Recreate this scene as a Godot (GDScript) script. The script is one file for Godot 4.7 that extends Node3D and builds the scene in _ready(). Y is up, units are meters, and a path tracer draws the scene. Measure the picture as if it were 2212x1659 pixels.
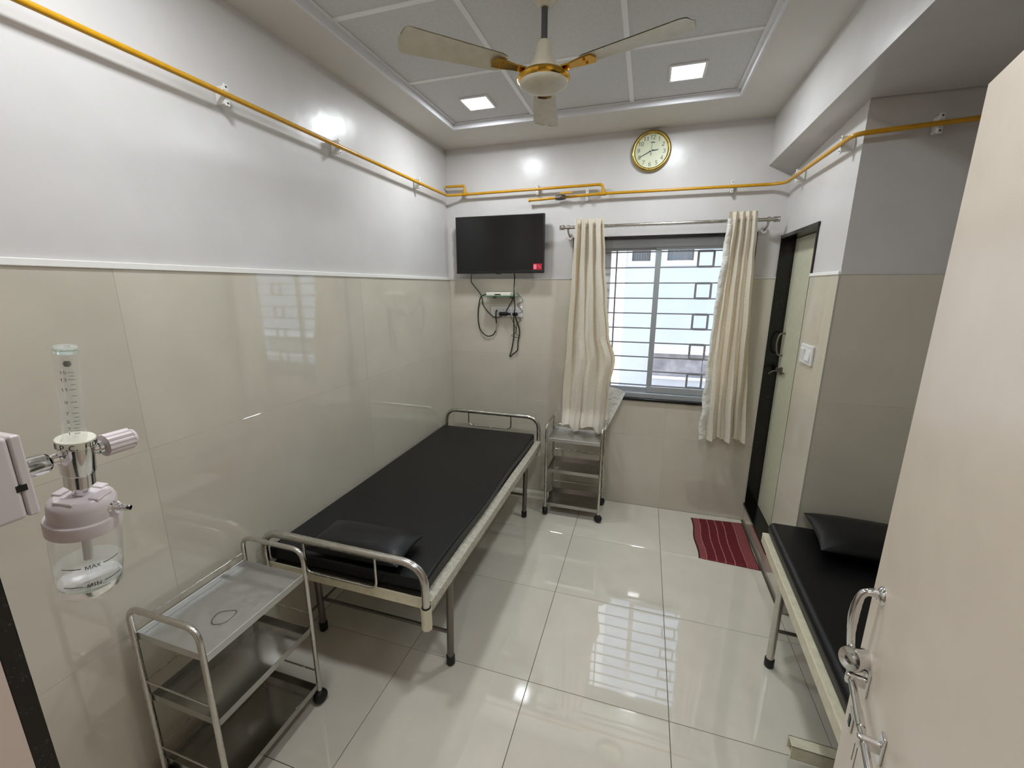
extends Node3D
# A small ward room: two examination beds, two steel trolleys, window with curtains, yellow gas pipe.
# Axes: left wall x = 0, back wall z = 0, floor y = 0, camera stands in the entrance at z = 3.29.

const W := 2.3985      # right wall (washroom side)
const ZP := 0.987      # where that wall turns into the alcove
const HC := 2.7834     # underside of the plaster border of the ceiling
const HP := 2.815      # underside of the ceiling tiles
const XB := 2.2709     # face of the beam
const HB := 2.4994     # underside of the beam
const ZF := 3.116      # inner face of the entrance wall
const ZO := 3.36       # outer face of the entrance wall
const XR := 3.30       # alcove side wall
const LED_ENERGY := 1.01
const SKY_ENERGY := 4.5

var M := {}
var rng := RandomNumberGenerator.new()
var taken := {}

# ------------------------------------------------------------------ mesh builder
class MB:
	var v := PackedVector3Array()
	var n := PackedVector3Array()
	var t := PackedVector2Array()
	var X := Transform3D.IDENTITY

	func tri(a: Vector3, b: Vector3, c: Vector3, na: Vector3, nb: Vector3, nc: Vector3, ta := Vector2.ZERO, tb := Vector2.ZERO, tc := Vector2.ZERO) -> void:
		a = X * a
		b = X * b
		c = X * c
		na = (X.basis * na).normalized()
		nb = (X.basis * nb).normalized()
		nc = (X.basis * nc).normalized()
		var f := (c - a).cross(b - a)
		if f.length_squared() < 1e-18:
			return
		if f.dot(na + nb + nc) < 0.0:
			v.append_array([a, c, b])
			n.append_array([na, nc, nb])
			t.append_array([ta, tc, tb])
		else:
			v.append_array([a, b, c])
			n.append_array([na, nb, nc])
			t.append_array([ta, tb, tc])

	func quad(a: Vector3, b: Vector3, c: Vector3, d: Vector3, nn: Vector3, uv := Rect2(0, 0, 1, 1)) -> void:
		var u0 := uv.position
		var u1 := Vector2(uv.end.x, uv.position.y)
		var u2 := uv.end
		var u3 := Vector2(uv.position.x, uv.end.y)
		tri(a, b, c, nn, nn, nn, u0, u1, u2)
		tri(a, c, d, nn, nn, nn, u0, u2, u3)

	func quad4(a: Vector3, b: Vector3, c: Vector3, d: Vector3, na: Vector3, nb: Vector3, nc: Vector3, nd: Vector3) -> void:
		tri(a, b, c, na, nb, nc)
		tri(a, c, d, na, nc, nd)

	func box(c: Vector3, s: Vector3, bev := 0.0) -> void:
		var h := s * 0.5
		var b: float = min(bev, min(h.x, min(h.y, h.z)) * 0.95)
		var P := func(sg: Vector3, ax: int) -> Vector3:
			var p := Vector3(sg.x * (h.x - b), sg.y * (h.y - b), sg.z * (h.z - b))
			p[ax] = sg[ax] * h[ax]
			return c + p
		for ax in 3:
			var e1 := (ax + 1) % 3
			var e2 := (ax + 2) % 3
			for sg in [-1.0, 1.0]:
				var q := []
				for pr in [[-1.0, -1.0], [1.0, -1.0], [1.0, 1.0], [-1.0, 1.0]]:
					var g := Vector3.ZERO
					g[ax] = sg
					g[e1] = pr[0]
					g[e2] = pr[1]
					q.append(P.call(g, ax))
				var nn := Vector3.ZERO
				nn[ax] = sg
				quad(q[0], q[1], q[2], q[3], nn)
		if b <= 0.0:
			return
		for ax in 3:
			var a1 := (ax + 1) % 3
			var a2 := (ax + 2) % 3
			for s1 in [-1.0, 1.0]:
				for s2 in [-1.0, 1.0]:
					var g0 := Vector3.ZERO
					g0[a1] = s1
					g0[a2] = s2
					g0[ax] = -1.0
					var g1 := g0
					g1[ax] = 1.0
					var nn := Vector3.ZERO
					nn[a1] = s1
					nn[a2] = s2
					quad(P.call(g0, a1), P.call(g1, a1), P.call(g1, a2), P.call(g0, a2), nn.normalized())
		for sx in [-1.0, 1.0]:
			for sy in [-1.0, 1.0]:
				for sz in [-1.0, 1.0]:
					var g := Vector3(sx, sy, sz)
					var nn := g.normalized()
					tri(P.call(g, 0), P.call(g, 1), P.call(g, 2), nn, nn, nn)

	func span(x0: float, x1: float, y0: float, y1: float, z0: float, z1: float, bev := 0.0) -> void:
		box(Vector3(x0 + x1, y0 + y1, z0 + z1) * 0.5, Vector3(abs(x1 - x0), abs(y1 - y0), abs(z1 - z0)), bev)

	# rounded box, with optional displacement
	func rbox(c: Vector3, s: Vector3, r: float, k := 4, mid := 1, bend = null) -> void:
		var h := s * 0.5
		var lists := []
		for ax in 3:
			var l := []
			for i in k:
				l.append(-(h[ax] - r) - r * tan(PI / 4 * (1.0 - float(i) / k)))
			for i in mid + 1:
				l.append(lerp(-(h[ax] - r), h[ax] - r, float(i) / mid))
			for i in range(1, k + 1):
				l.append((h[ax] - r) + r * tan(PI / 4 * float(i) / k))
			lists.append(l)
		var inner := h - Vector3(r, r, r)
		var place := func(q: Vector3) -> Array:
			var i := Vector3(clamp(q.x, -inner.x, inner.x), clamp(q.y, -inner.y, inner.y), clamp(q.z, -inner.z, inner.z))
			var d := (q - i).normalized()
			var p := c + i + d * r
			if bend != null:
				p = bend.call(p)
			return [p, d]
		for ax in 3:
			var e1 := (ax + 1) % 3
			var e2 := (ax + 2) % 3
			for sg in [-1.0, 1.0]:
				var g := []
				for a in lists[e1]:
					var row := []
					for b in lists[e2]:
						var q := Vector3.ZERO
						q[ax] = sg * h[ax]
						q[e1] = a
						q[e2] = b
						row.append(place.call(q))
					g.append(row)
				for i in g.size() - 1:
					for j in g[i].size() - 1:
						quad4(g[i][j][0], g[i + 1][j][0], g[i + 1][j + 1][0], g[i][j + 1][0], g[i][j][1], g[i + 1][j][1], g[i + 1][j + 1][1], g[i][j + 1][1])

	# round bar swept along a polyline; rad is a number or one number for each point
	func tube(pts: Array, rad, seg := 12, caps := true) -> void:
		var m := pts.size()
		var tang := []
		for i in m:
			var d: Vector3
			if i == 0:
				d = pts[1] - pts[0]
			elif i == m - 1:
				d = pts[m - 1] - pts[m - 2]
			else:
				d = (pts[i + 1] - pts[i]).normalized() + (pts[i] - pts[i - 1]).normalized()
			tang.append(d.normalized())
		var up := Vector3.UP if abs(tang[0].y) < 0.9 else Vector3.RIGHT
		var u: Vector3 = (up - tang[0] * up.dot(tang[0])).normalized()
		var rings := []
		var norms := []
		for i in m:
			u = (u - tang[i] * u.dot(tang[i])).normalized()
			var w: Vector3 = tang[i].cross(u)
			var r: float = rad[i] if rad is Array else rad
			var ring := []
			var nr := []
			for k in seg:
				var a := TAU * k / seg
				var d := u * cos(a) + w * sin(a)
				ring.append(pts[i] + d * r)
				nr.append(d)
			rings.append(ring)
			norms.append(nr)
		for i in m - 1:
			for k in seg:
				var k2 := (k + 1) % seg
				quad4(rings[i][k], rings[i + 1][k], rings[i + 1][k2], rings[i][k2], norms[i][k], norms[i + 1][k], norms[i + 1][k2], norms[i][k2])
		if caps:
			for e in [0, m - 1]:
				var nn: Vector3 = -tang[0] if e == 0 else tang[m - 1]
				for k in seg:
					tri(pts[e], rings[e][k], rings[e][(k + 1) % seg], nn, nn, nn)

	# turned shape about the local y axis; prof holds (radius, height)
	func lathe(prof: Array, seg := 24, crease := 40.0) -> void:
		var m := prof.size()
		var sn := []
		for i in m - 1:
			var d: Vector2 = prof[i + 1] - prof[i]
			sn.append(Vector2(d.y, -d.x).normalized())
		for i in m - 1:
			var n0: Vector2 = sn[i]
			var n1: Vector2 = sn[i]
			if i > 0 and rad_to_deg(acos(clamp(sn[i].dot(sn[i - 1]), -1, 1))) < crease:
				n0 = (sn[i] + sn[i - 1]).normalized()
			if i < m - 2 and rad_to_deg(acos(clamp(sn[i].dot(sn[i + 1]), -1, 1))) < crease:
				n1 = (sn[i] + sn[i + 1]).normalized()
			for k in seg:
				var a0 := TAU * k / seg
				var a1 := TAU * (k + 1) / seg
				var c0 := Vector3(cos(a0), 0, sin(a0))
				var c1 := Vector3(cos(a1), 0, sin(a1))
				var p: Vector2 = prof[i]
				var q: Vector2 = prof[i + 1]
				quad4(c0 * p.x + Vector3(0, p.y, 0), c0 * q.x + Vector3(0, q.y, 0), c1 * q.x + Vector3(0, q.y, 0), c1 * p.x + Vector3(0, p.y, 0),
					c0 * n0.x + Vector3(0, n0.y, 0), c0 * n1.x + Vector3(0, n1.y, 0), c1 * n1.x + Vector3(0, n1.y, 0), c1 * n0.x + Vector3(0, n0.y, 0))

	# outline in local xy pushed out from z0 to z1
	func prism(poly: PackedVector2Array, z0: float, z1: float) -> void:
		var idx := Geometry2D.triangulate_polygon(poly)
		for zz in [z0, z1]:
			var nn := Vector3(0, 0, 1 if zz > min(z0, z1) else -1)
			for i in range(0, idx.size(), 3):
				tri(Vector3(poly[idx[i]].x, poly[idx[i]].y, zz), Vector3(poly[idx[i + 1]].x, poly[idx[i + 1]].y, zz), Vector3(poly[idx[i + 2]].x, poly[idx[i + 2]].y, zz), nn, nn, nn)
		var cw := Geometry2D.is_polygon_clockwise(poly)
		for i in poly.size():
			var a := poly[i]
			var b := poly[(i + 1) % poly.size()]
			var e := b - a
			var nn := Vector3(e.y, -e.x, 0).normalized() * (-1.0 if cw else 1.0)
			quad(Vector3(a.x, a.y, z0), Vector3(b.x, b.y, z0), Vector3(b.x, b.y, z1), Vector3(a.x, a.y, z1), nn)

	# smooth sheet through a grid of points, uv over the whole sheet
	func sheet(g: Array, flip := false) -> void:
		var nn := []
		var r := g.size()
		for i in r:
			var row := []
			var cn: int = g[i].size()
			for j in cn:
				var du: Vector3 = g[min(i + 1, r - 1)][j] - g[max(i - 1, 0)][j]
				var dv: Vector3 = g[i][min(j + 1, cn - 1)] - g[i][max(j - 1, 0)]
				var q := du.cross(dv).normalized()
				row.append(-q if flip else q)
			nn.append(row)
		for i in r - 1:
			var cn: int = g[i].size()
			for j in cn - 1:
				var u0 := Vector2(float(j) / (cn - 1), float(i) / (r - 1))
				var u1 := Vector2(float(j + 1) / (cn - 1), float(i + 1) / (r - 1))
				tri(g[i][j], g[i + 1][j], g[i + 1][j + 1], nn[i][j], nn[i + 1][j], nn[i + 1][j + 1], u0, Vector2(u0.x, u1.y), u1)
				tri(g[i][j], g[i + 1][j + 1], g[i][j + 1], nn[i][j], nn[i + 1][j + 1], nn[i][j + 1], u0, u1, Vector2(u1.x, u0.y))

	func commit() -> ArrayMesh:
		var arr := []
		arr.resize(Mesh.ARRAY_MAX)
		arr[Mesh.ARRAY_VERTEX] = v
		arr[Mesh.ARRAY_NORMAL] = n
		arr[Mesh.ARRAY_TEX_UV] = t
		var m := ArrayMesh.new()
		m.add_surface_from_arrays(Mesh.PRIMITIVE_TRIANGLES, arr)
		return m

# ------------------------------------------------------------------ scene helpers
func mb(x := Transform3D.IDENTITY) -> MB:
	var b := MB.new()
	b.X = x
	return b

func numbered(called: String) -> String:
	if not taken.has(called):
		taken[called] = 0
		return called
	taken[called] += 1
	return "%s_%03d" % [called, taken[called]]

func tag(o: Node, label := "", category := "", group := "", kind := "") -> Node:
	if label:
		o.set_meta("label", label)
	if category:
		o.set_meta("category", category)
	if group:
		o.set_meta("group", group)
	if kind:
		o.set_meta("kind", kind)
	return o

# a thing: a node at its base; its parts may be given in world places (they are shifted back)
func thing(called: String, label: String, category: String, at := Vector3.ZERO, turn := 0.0, group := "") -> Node3D:
	var o := Node3D.new()
	o.name = numbered(called)
	add_child(o)
	o.position = at
	o.rotation.y = turn
	tag(o, label, category, group)
	return o

func inst(called: String, mesh: Mesh, mat: Material, parent: Node) -> MeshInstance3D:
	var o := MeshInstance3D.new()
	o.name = called if parent != self else numbered(called)
	o.mesh = mesh
	o.material_override = mat
	parent.add_child(o, true)
	return o

func part(called: String, b: MB, mat: Material, parent: Node) -> MeshInstance3D:
	return inst(called, b.commit(), mat, parent)

# a mesh given in world places under a thing that stands at its base
func wpart(called: String, b: MB, mat: Material, parent: Node3D) -> MeshInstance3D:
	var o := part(called, b, mat, parent)
	if parent != self:
		o.position = -parent.position
	return o

func struct(called: String, b: MB, mat: Material) -> MeshInstance3D:
	var o := part(called, b, mat, self)
	o.set_meta("kind", "structure")
	return o

func root_struct(called: String) -> Node3D:
	var o := Node3D.new()
	o.name = numbered(called)
	add_child(o)
	o.set_meta("kind", "structure")
	return o

func lettering(called: String, text: String, size: float, mat: Material, parent: Node, x: Transform3D, depth := 0.0006) -> MeshInstance3D:
	var tm := TextMesh.new()
	var f := SystemFont.new()
	f.font_names = PackedStringArray(["Droid Sans"])
	tm.font = f
	tm.text = text
	tm.font_size = 48
	tm.pixel_size = size / 48.0
	tm.depth = depth
	tm.curve_step = 2.0
	var o := inst(called, tm, mat, parent)
	o.transform = x
	return o

func bent(pts: Array, r: float, k := 6) -> Array:
	var out := [pts[0]]
	for i in range(1, pts.size() - 1):
		var a: Vector3 = (pts[i - 1] - pts[i])
		var b: Vector3 = (pts[i + 1] - pts[i])
		var rr: float = min(r, min(a.length(), b.length()) * 0.49)
		var p0: Vector3 = pts[i] + a.normalized() * rr
		var p2: Vector3 = pts[i] + b.normalized() * rr
		for j in k + 1:
			var s := float(j) / k
			# circular-looking quadratic blend
			out.append(p0.lerp(pts[i], s).lerp(pts[i].lerp(p2, s), s))
	out.append(pts[pts.size() - 1])
	return out

func smooth_path(pts: Array, k := 6) -> Array:
	var c := Curve3D.new()
	for i in pts.size():
		var d := Vector3.ZERO
		if i > 0 and i < pts.size() - 1:
			d = (pts[i + 1] - pts[i - 1]) / 6.0
		c.add_point(pts[i], -d, d)
	var out := []
	for i in pts.size() - 1:
		for j in k:
			out.append(c.sample(i, float(j) / k))
	out.append(pts[pts.size() - 1])
	return out

func V(x: float, y: float, z: float) -> Vector3:
	return Vector3(x, y, z)

# ------------------------------------------------------------------ materials
func mat(c: Color, rough := 0.6, metal := 0.0, spec := 0.5) -> StandardMaterial3D:
	var m := StandardMaterial3D.new()
	m.albedo_color = c
	m.roughness = rough
	m.metallic = metal
	m.metallic_specular = spec
	return m

func noise_image(size: int, freq: float, seed_: int, lo: Color, hi: Color, octaves := 4, power := 1.0, kind := FastNoiseLite.TYPE_SIMPLEX_SMOOTH) -> ImageTexture:
	var f := FastNoiseLite.new()
	f.noise_type = kind
	f.seed = seed_
	f.frequency = freq
	f.fractal_octaves = octaves
	var g := f.get_seamless_image(size, size)
	var im := Image.create(size, size, false, Image.FORMAT_RGB8)
	for y in size:
		for x in size:
			im.set_pixel(x, y, lo.lerp(hi, pow(g.get_pixel(x, y).r, power)))
	return ImageTexture.create_from_image(im)

func triplanar(m: StandardMaterial3D, scale: float, world := true) -> void:
	m.uv1_triplanar = true
	m.uv1_world_triplanar = world
	m.uv1_scale = Vector3(scale, scale, scale)

func make_materials() -> void:
	# painted walls and ceiling: semi-gloss oil paint with faint roller mottling
	M.paint = mat(Color.WHITE, 0.27, 0, 0.46)
	M.paint.albedo_texture = noise_image(256, 0.012, 3, Color(0.795, 0.785, 0.775), Color(0.82, 0.81, 0.80), 4)
	M.paint.heightmap_enabled = true
	M.paint.heightmap_texture = noise_image(256, 0.03, 5, Color(0.2, 0.2, 0.2), Color(0.8, 0.8, 0.8), 3)
	M.paint.heightmap_scale = 0.12
	triplanar(M.paint, 0.9)
	M.ceiling_paint = mat(Color.WHITE, 0.6)
	M.ceiling_paint.albedo_texture = noise_image(128, 0.02, 8, Color(0.83, 0.815, 0.785), Color(0.86, 0.845, 0.815), 3)
	triplanar(M.ceiling_paint, 0.6)
	M.ceil_tile = mat(Color.WHITE, 0.85)
	M.ceil_tile.albedo_texture = noise_image(128, 0.18, 11, Color(0.80, 0.80, 0.795), Color(0.84, 0.84, 0.835), 3)
	triplanar(M.ceil_tile, 2.0)
	M.grid_white = mat(Color(0.92, 0.92, 0.92), 0.4)
	M.moulding = mat(Color(0.86, 0.86, 0.87), 0.3)
	M.trim_white = mat(Color(0.93, 0.925, 0.905), 0.4)
	# glazed wall tile and polished floor tile, in a few tones
	M.wall_tile = []
	M.floor_tile = []
	for i in 3:
		var k := 0.008 * (i - 1)
		var m := mat(Color.WHITE, 0.045, 0, 0.6)
		m.clearcoat_enabled = true
		m.clearcoat = 0.7
		m.clearcoat_roughness = 0.03
		m.albedo_texture = noise_image(256, 0.015, 21 + i, Color(0.78 + k, 0.757 + k, 0.695 + k), Color(0.81 + k, 0.787 + k, 0.725 + k), 4)
		triplanar(m, 0.7)
		M.wall_tile.append(m)
		var f := mat(Color.WHITE, 0.03, 0, 0.68)
		f.clearcoat_enabled = true
		f.clearcoat = 0.9
		f.clearcoat_roughness = 0.015
		f.albedo_texture = noise_image(256, 0.02, 31 + i, Color(0.85 + k, 0.825 + k, 0.768 + k), Color(0.88 + k, 0.855 + k, 0.798 + k), 4)
		triplanar(f, 0.8)
		M.floor_tile.append(f)
	M.grout = mat(Color(0.36, 0.33, 0.29), 0.9)
	M.wall_grout = mat(Color(0.68, 0.67, 0.62), 0.9)
	# black granite with brown and grey flecks
	M.granite = mat(Color.WHITE, 0.16)
	var gi := Image.create(256, 256, false, Image.FORMAT_RGB8)
	gi.fill(Color(0.035, 0.033, 0.033))
	rng.seed = 77
	for i in 1500:
		var px := rng.randi_range(0, 255)
		var py := rng.randi_range(0, 255)
		var c := Color(0.16, 0.12, 0.10) if rng.randf() < 0.6 else Color(0.20, 0.20, 0.21)
		for j in rng.randi_range(1, 9):
			gi.set_pixel(posmod(px + rng.randi_range(-2, 2), 256), posmod(py + rng.randi_range(-2, 2), 256), c)
	M.granite.albedo_texture = ImageTexture.create_from_image(gi)
	triplanar(M.granite, 3.0)
	# metals
	var smudge := noise_image(256, 0.02, 41, Color(0.16, 0.16, 0.16), Color(0.34, 0.34, 0.34), 4)
	M.steel = mat(Color(0.78, 0.77, 0.745), 1.0, 1.0)
	M.steel.roughness_texture = smudge
	triplanar(M.steel, 3.0)
	M.sheet_steel = mat(Color(0.80, 0.80, 0.79), 1.0, 1.0)
	M.sheet_steel.roughness_texture = noise_image(256, 0.03, 43, Color(0.34, 0.34, 0.34), Color(0.5, 0.5, 0.5), 3)
	triplanar(M.sheet_steel, 2.2)
	M.tray_steel = mat(Color(0.68, 0.67, 0.65), 1.0, 1.0)
	M.tray_steel.roughness_texture = noise_image(256, 0.03, 44, Color(0.14, 0.14, 0.14), Color(0.22, 0.22, 0.22), 2)
	triplanar(M.tray_steel, 2.2)
	M.chrome = mat(Color(0.87, 0.87, 0.87), 0.09, 1.0)
	M.dull_steel = mat(Color(0.47, 0.45, 0.41), 0.4, 0.8)
	M.gold = mat(Color(0.80, 0.62, 0.24), 0.16, 1.0)
	M.clock_gold = mat(Color(0.74, 0.64, 0.36), 0.22, 1.0)
	M.alu = mat(Color(0.66, 0.68, 0.69), 0.42, 0.35)
	M.grille = mat(Color(0.47, 0.46, 0.46), 0.6)
	# paints and plastics
	M.yellow = mat(Color.WHITE, 0.3)
	M.yellow.albedo_texture = noise_image(128, 0.05, 47, Color(0.74, 0.53, 0.06), Color(0.80, 0.60, 0.10), 4)
	triplanar(M.yellow, 4.0)
	M.white_plastic = mat(Color(0.87, 0.865, 0.85), 0.35)
	M.pink_white = mat(Color(0.87, 0.83, 0.83), 0.3)
	M.cream_steel = mat(Color.WHITE, 0.4)
	M.cream_steel.albedo_texture = noise_image(128, 0.05, 51, Color(0.80, 0.77, 0.66), Color(0.86, 0.84, 0.74), 4)
	triplanar(M.cream_steel, 4.0)
	M.worn_cream = mat(Color.WHITE, 0.5)
	M.worn_cream.albedo_texture = noise_image(256, 0.045, 53, Color(0.62, 0.60, 0.545), Color(0.80, 0.78, 0.71), 4)
	triplanar(M.worn_cream, 3.0)
	M.black_plastic = mat(Color(0.03, 0.03, 0.032), 0.4)
	M.rubber = mat(Color(0.045, 0.043, 0.042), 0.6)
	M.black_vinyl = mat(Color(0.03, 0.032, 0.036), 0.38, 0, 0.42)
	M.black_vinyl.heightmap_enabled = true
	M.black_vinyl.heightmap_texture = noise_image(256, 0.12, 57, Color.BLACK, Color.WHITE, 3)
	M.black_vinyl.heightmap_scale = 0.035
	triplanar(M.black_vinyl, 5.0)
	M.screen = mat(Color(0.02, 0.02, 0.022), 0.16)
	M.red_label = mat(Color(0.74, 0.09, 0.20), 0.4)
	M.pink_print = mat(Color(0.93, 0.55, 0.62), 0.5)
	M.pale_green = mat(Color(0.84, 0.86, 0.74), 0.4)
	M.dark_print = mat(Color(0.10, 0.11, 0.10), 0.6)
	M.grey_print = mat(Color(0.27, 0.30, 0.25), 0.6)
	M.ivory = mat(Color(0.88, 0.87, 0.80), 0.4)
	M.fan_cream = mat(Color.WHITE, 0.35)
	M.fan_cream.albedo_texture = noise_image(128, 0.04, 61, Color(0.78, 0.75, 0.67), Color(0.84, 0.82, 0.75), 4)
	triplanar(M.fan_cream, 3.0)
	M.fan_grey = mat(Color(0.36, 0.36, 0.36), 0.4, 0.5)
	M.door_paint = mat(Color.WHITE, 0.3, 0, 0.45)
	M.door_paint.albedo_texture = noise_image(256, 0.02, 67, Color(0.865, 0.812, 0.745), Color(0.89, 0.838, 0.77), 4)
	M.door_paint.heightmap_enabled = true
	M.door_paint.heightmap_texture = noise_image(256, 0.008, 69, Color(0.1, 0.1, 0.1), Color(0.9, 0.9, 0.9), 2)
	M.door_paint.heightmap_scale = 0.25
	triplanar(M.door_paint, 1.3)
	M.jamb_paint = mat(Color(0.84, 0.77, 0.72), 0.5)
	M.bath_door = mat(Color.WHITE, 0.45)
	M.bath_door.albedo_texture = noise_image(256, 0.03, 71, Color(0.79, 0.79, 0.69), Color(0.83, 0.83, 0.735), 4)
	triplanar(M.bath_door, 2.0)
	# cloth
	M.curtain = mat(Color.WHITE, 0.85)
	M.curtain.albedo_texture = noise_image(256, 0.06, 73, Color(0.90, 0.88, 0.82), Color(0.95, 0.94, 0.89), 4)
	M.curtain.backlight_enabled = true
	M.curtain.backlight = Color(0.62, 0.50, 0.35)
	M.curtain.heightmap_enabled = true
	M.curtain.heightmap_texture = noise_image(256, 0.05, 75, Color.BLACK, Color.WHITE, 3)
	M.curtain.heightmap_scale = 0.25
	triplanar(M.curtain, 5.0)
	M.lining = mat(Color(0.90, 0.895, 0.87), 0.6)
	M.lining.backlight_enabled = true
	M.lining.backlight = Color(0.5, 0.5, 0.47)
	M.lining.heightmap_enabled = true
	M.lining.heightmap_texture = noise_image(128, 0.03, 79, Color.BLACK, Color.WHITE, 3)
	M.lining.heightmap_scale = 0.8
	triplanar(M.lining, 5.0)
	# glass and water
	M.pane = mat(Color(0.95, 0.98, 0.98, 0.06), 0.02)
	M.pane.transparency = BaseMaterial3D.TRANSPARENCY_ALPHA
	M.clear = mat(Color(0.93, 0.96, 0.95, 0.10), 0.04)
	M.clear.transparency = BaseMaterial3D.TRANSPARENCY_ALPHA
	M.solid_glass = mat(Color(0.90, 0.97, 0.94, 0.03), 0.03)
	M.solid_glass.refraction_enabled = true
	M.solid_glass.refraction_scale = 0.05
	M.water = mat(Color(0.90, 0.95, 0.94, 0.10), 0.01)
	M.water.transparency = BaseMaterial3D.TRANSPARENCY_ALPHA
	M.green_glass = mat(Color(0.35, 0.62, 0.52, 0.45), 0.08)
	M.green_glass.transparency = BaseMaterial3D.TRANSPARENCY_ALPHA
	# outdoors
	M.facade = mat(Color.WHITE, 0.9)
	M.facade.albedo_texture = noise_image(128, 0.02, 83, Color(0.80, 0.82, 0.85), Color(0.83, 0.85, 0.88), 3)
	triplanar(M.facade, 0.5)
	M.facade_side = mat(Color(0.90, 0.90, 0.90), 0.9)
	M.stone = mat(Color.WHITE, 0.9)
	M.stone.albedo_texture = noise_image(128, 0.04, 87, Color(0.48, 0.47, 0.49), Color(0.70, 0.68, 0.68), 4)
	triplanar(M.stone, 1.0)
	M.far_pane = mat(Color(0.62, 0.63, 0.63), 0.2)
	M.led = mat(Color(1, 1, 1), 0.5)
	M.led.emission_enabled = true
	M.led.emission = Color(0.97, 0.985, 1.0)
	M.led.emission_energy_multiplier = 9.0

# ------------------------------------------------------------------ lamps
func ceiling_light(at: Vector3, label: String) -> void:
	var t := thing("ceiling_light", label, "ceiling light", at, 0.0, "square LED lights in the ceiling tiles")
	var b := mb()
	for s in [-1, 1]:
		b.box(V(s * 0.083, -0.004, 0), V(0.012, 0.008, 0.178), 0.001)
		b.box(V(0, -0.004, s * 0.083), V(0.154, 0.008, 0.012), 0.001)
	part("frame", b, M.grid_white, t)
	b = mb()
	b.box(V(0, -0.003, 0), V(0.154, 0.005, 0.154))
	part("diffuser", b, M.led, t)
	var l := AreaLight3D.new()
	l.name = "led"
	l.area_size = Vector2(0.15, 0.15)
	l.light_energy = LED_ENERGY
	l.light_color = Color(0.957, 0.981, 1.0)
	l.shadow_enabled = true
	l.set("area_range", 8.0)
	l.set("area_attenuation", 2.0)
	t.add_child(l)
	l.position = V(0, -0.012, 0)
	l.rotation_degrees = V(-90, 0, 0)

# ------------------------------------------------------------------ room
# rectangle minus rectangle, as up to four rectangles
func cut(r: Rect2, hole: Rect2) -> Array:
	if not r.intersects(hole):
		return [r]
	var i := r.intersection(hole)
	var out := []
	if i.position.y > r.position.y:
		out.append(Rect2(r.position.x, r.position.y, r.size.x, i.position.y - r.position.y))
	if i.end.y < r.end.y:
		out.append(Rect2(r.position.x, i.end.y, r.size.x, r.end.y - i.end.y))
	if i.position.x > r.position.x:
		out.append(Rect2(r.position.x, i.position.y, i.position.x - r.position.x, i.size.y))
	if i.end.x < r.end.x:
		out.append(Rect2(i.end.x, i.position.y, r.end.x - i.end.x, i.size.y))
	return out

# lays 1.2 x 0.6 tiles on a wall; place(u0,u1,y0,y1) gives the box of a piece
func lay_tiles(parent: Node, us: Array, hole: Rect2, place: Callable, inward: Vector3) -> void:
	var gb := mb()
	for q in cut(Rect2(us[0], 0.0, us[us.size() - 1] - us[0], 1.793), hole):
		var s: Array = place.call(q.position.x, q.end.x, q.position.y, q.end.y)
		gb.X = Transform3D(Basis.IDENTITY, inward * 0.0007)
		gb.span(s[0], s[1], s[2], s[3], s[4], s[5])
	part("grout_bed", gb, M.wall_grout, parent)
	var g := 0.0005
	for i in us.size() - 1:
		for j in 3:
			var r := Rect2(us[i] + g, 0.6 * j + g, us[i + 1] - us[i] - 2 * g, 0.6 * min(j + 1, 2.9917) - 0.6 * j - 2 * g)
			if j == 2:
				r.size.y = 1.795 - r.position.y
			var b := mb()
			var any := false
			for q in cut(r, hole):
				if q.size.x > 0.004 and q.size.y > 0.004:
					var s: Array = place.call(q.position.x, q.end.x, q.position.y, q.end.y)
					b.span(s[0], s[1], s[2], s[3], s[4], s[5], 0.0003)
					any = true
			if any:
				part("wall_tile", b, M.wall_tile[(i * 2 + j) % 3], parent)

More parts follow.
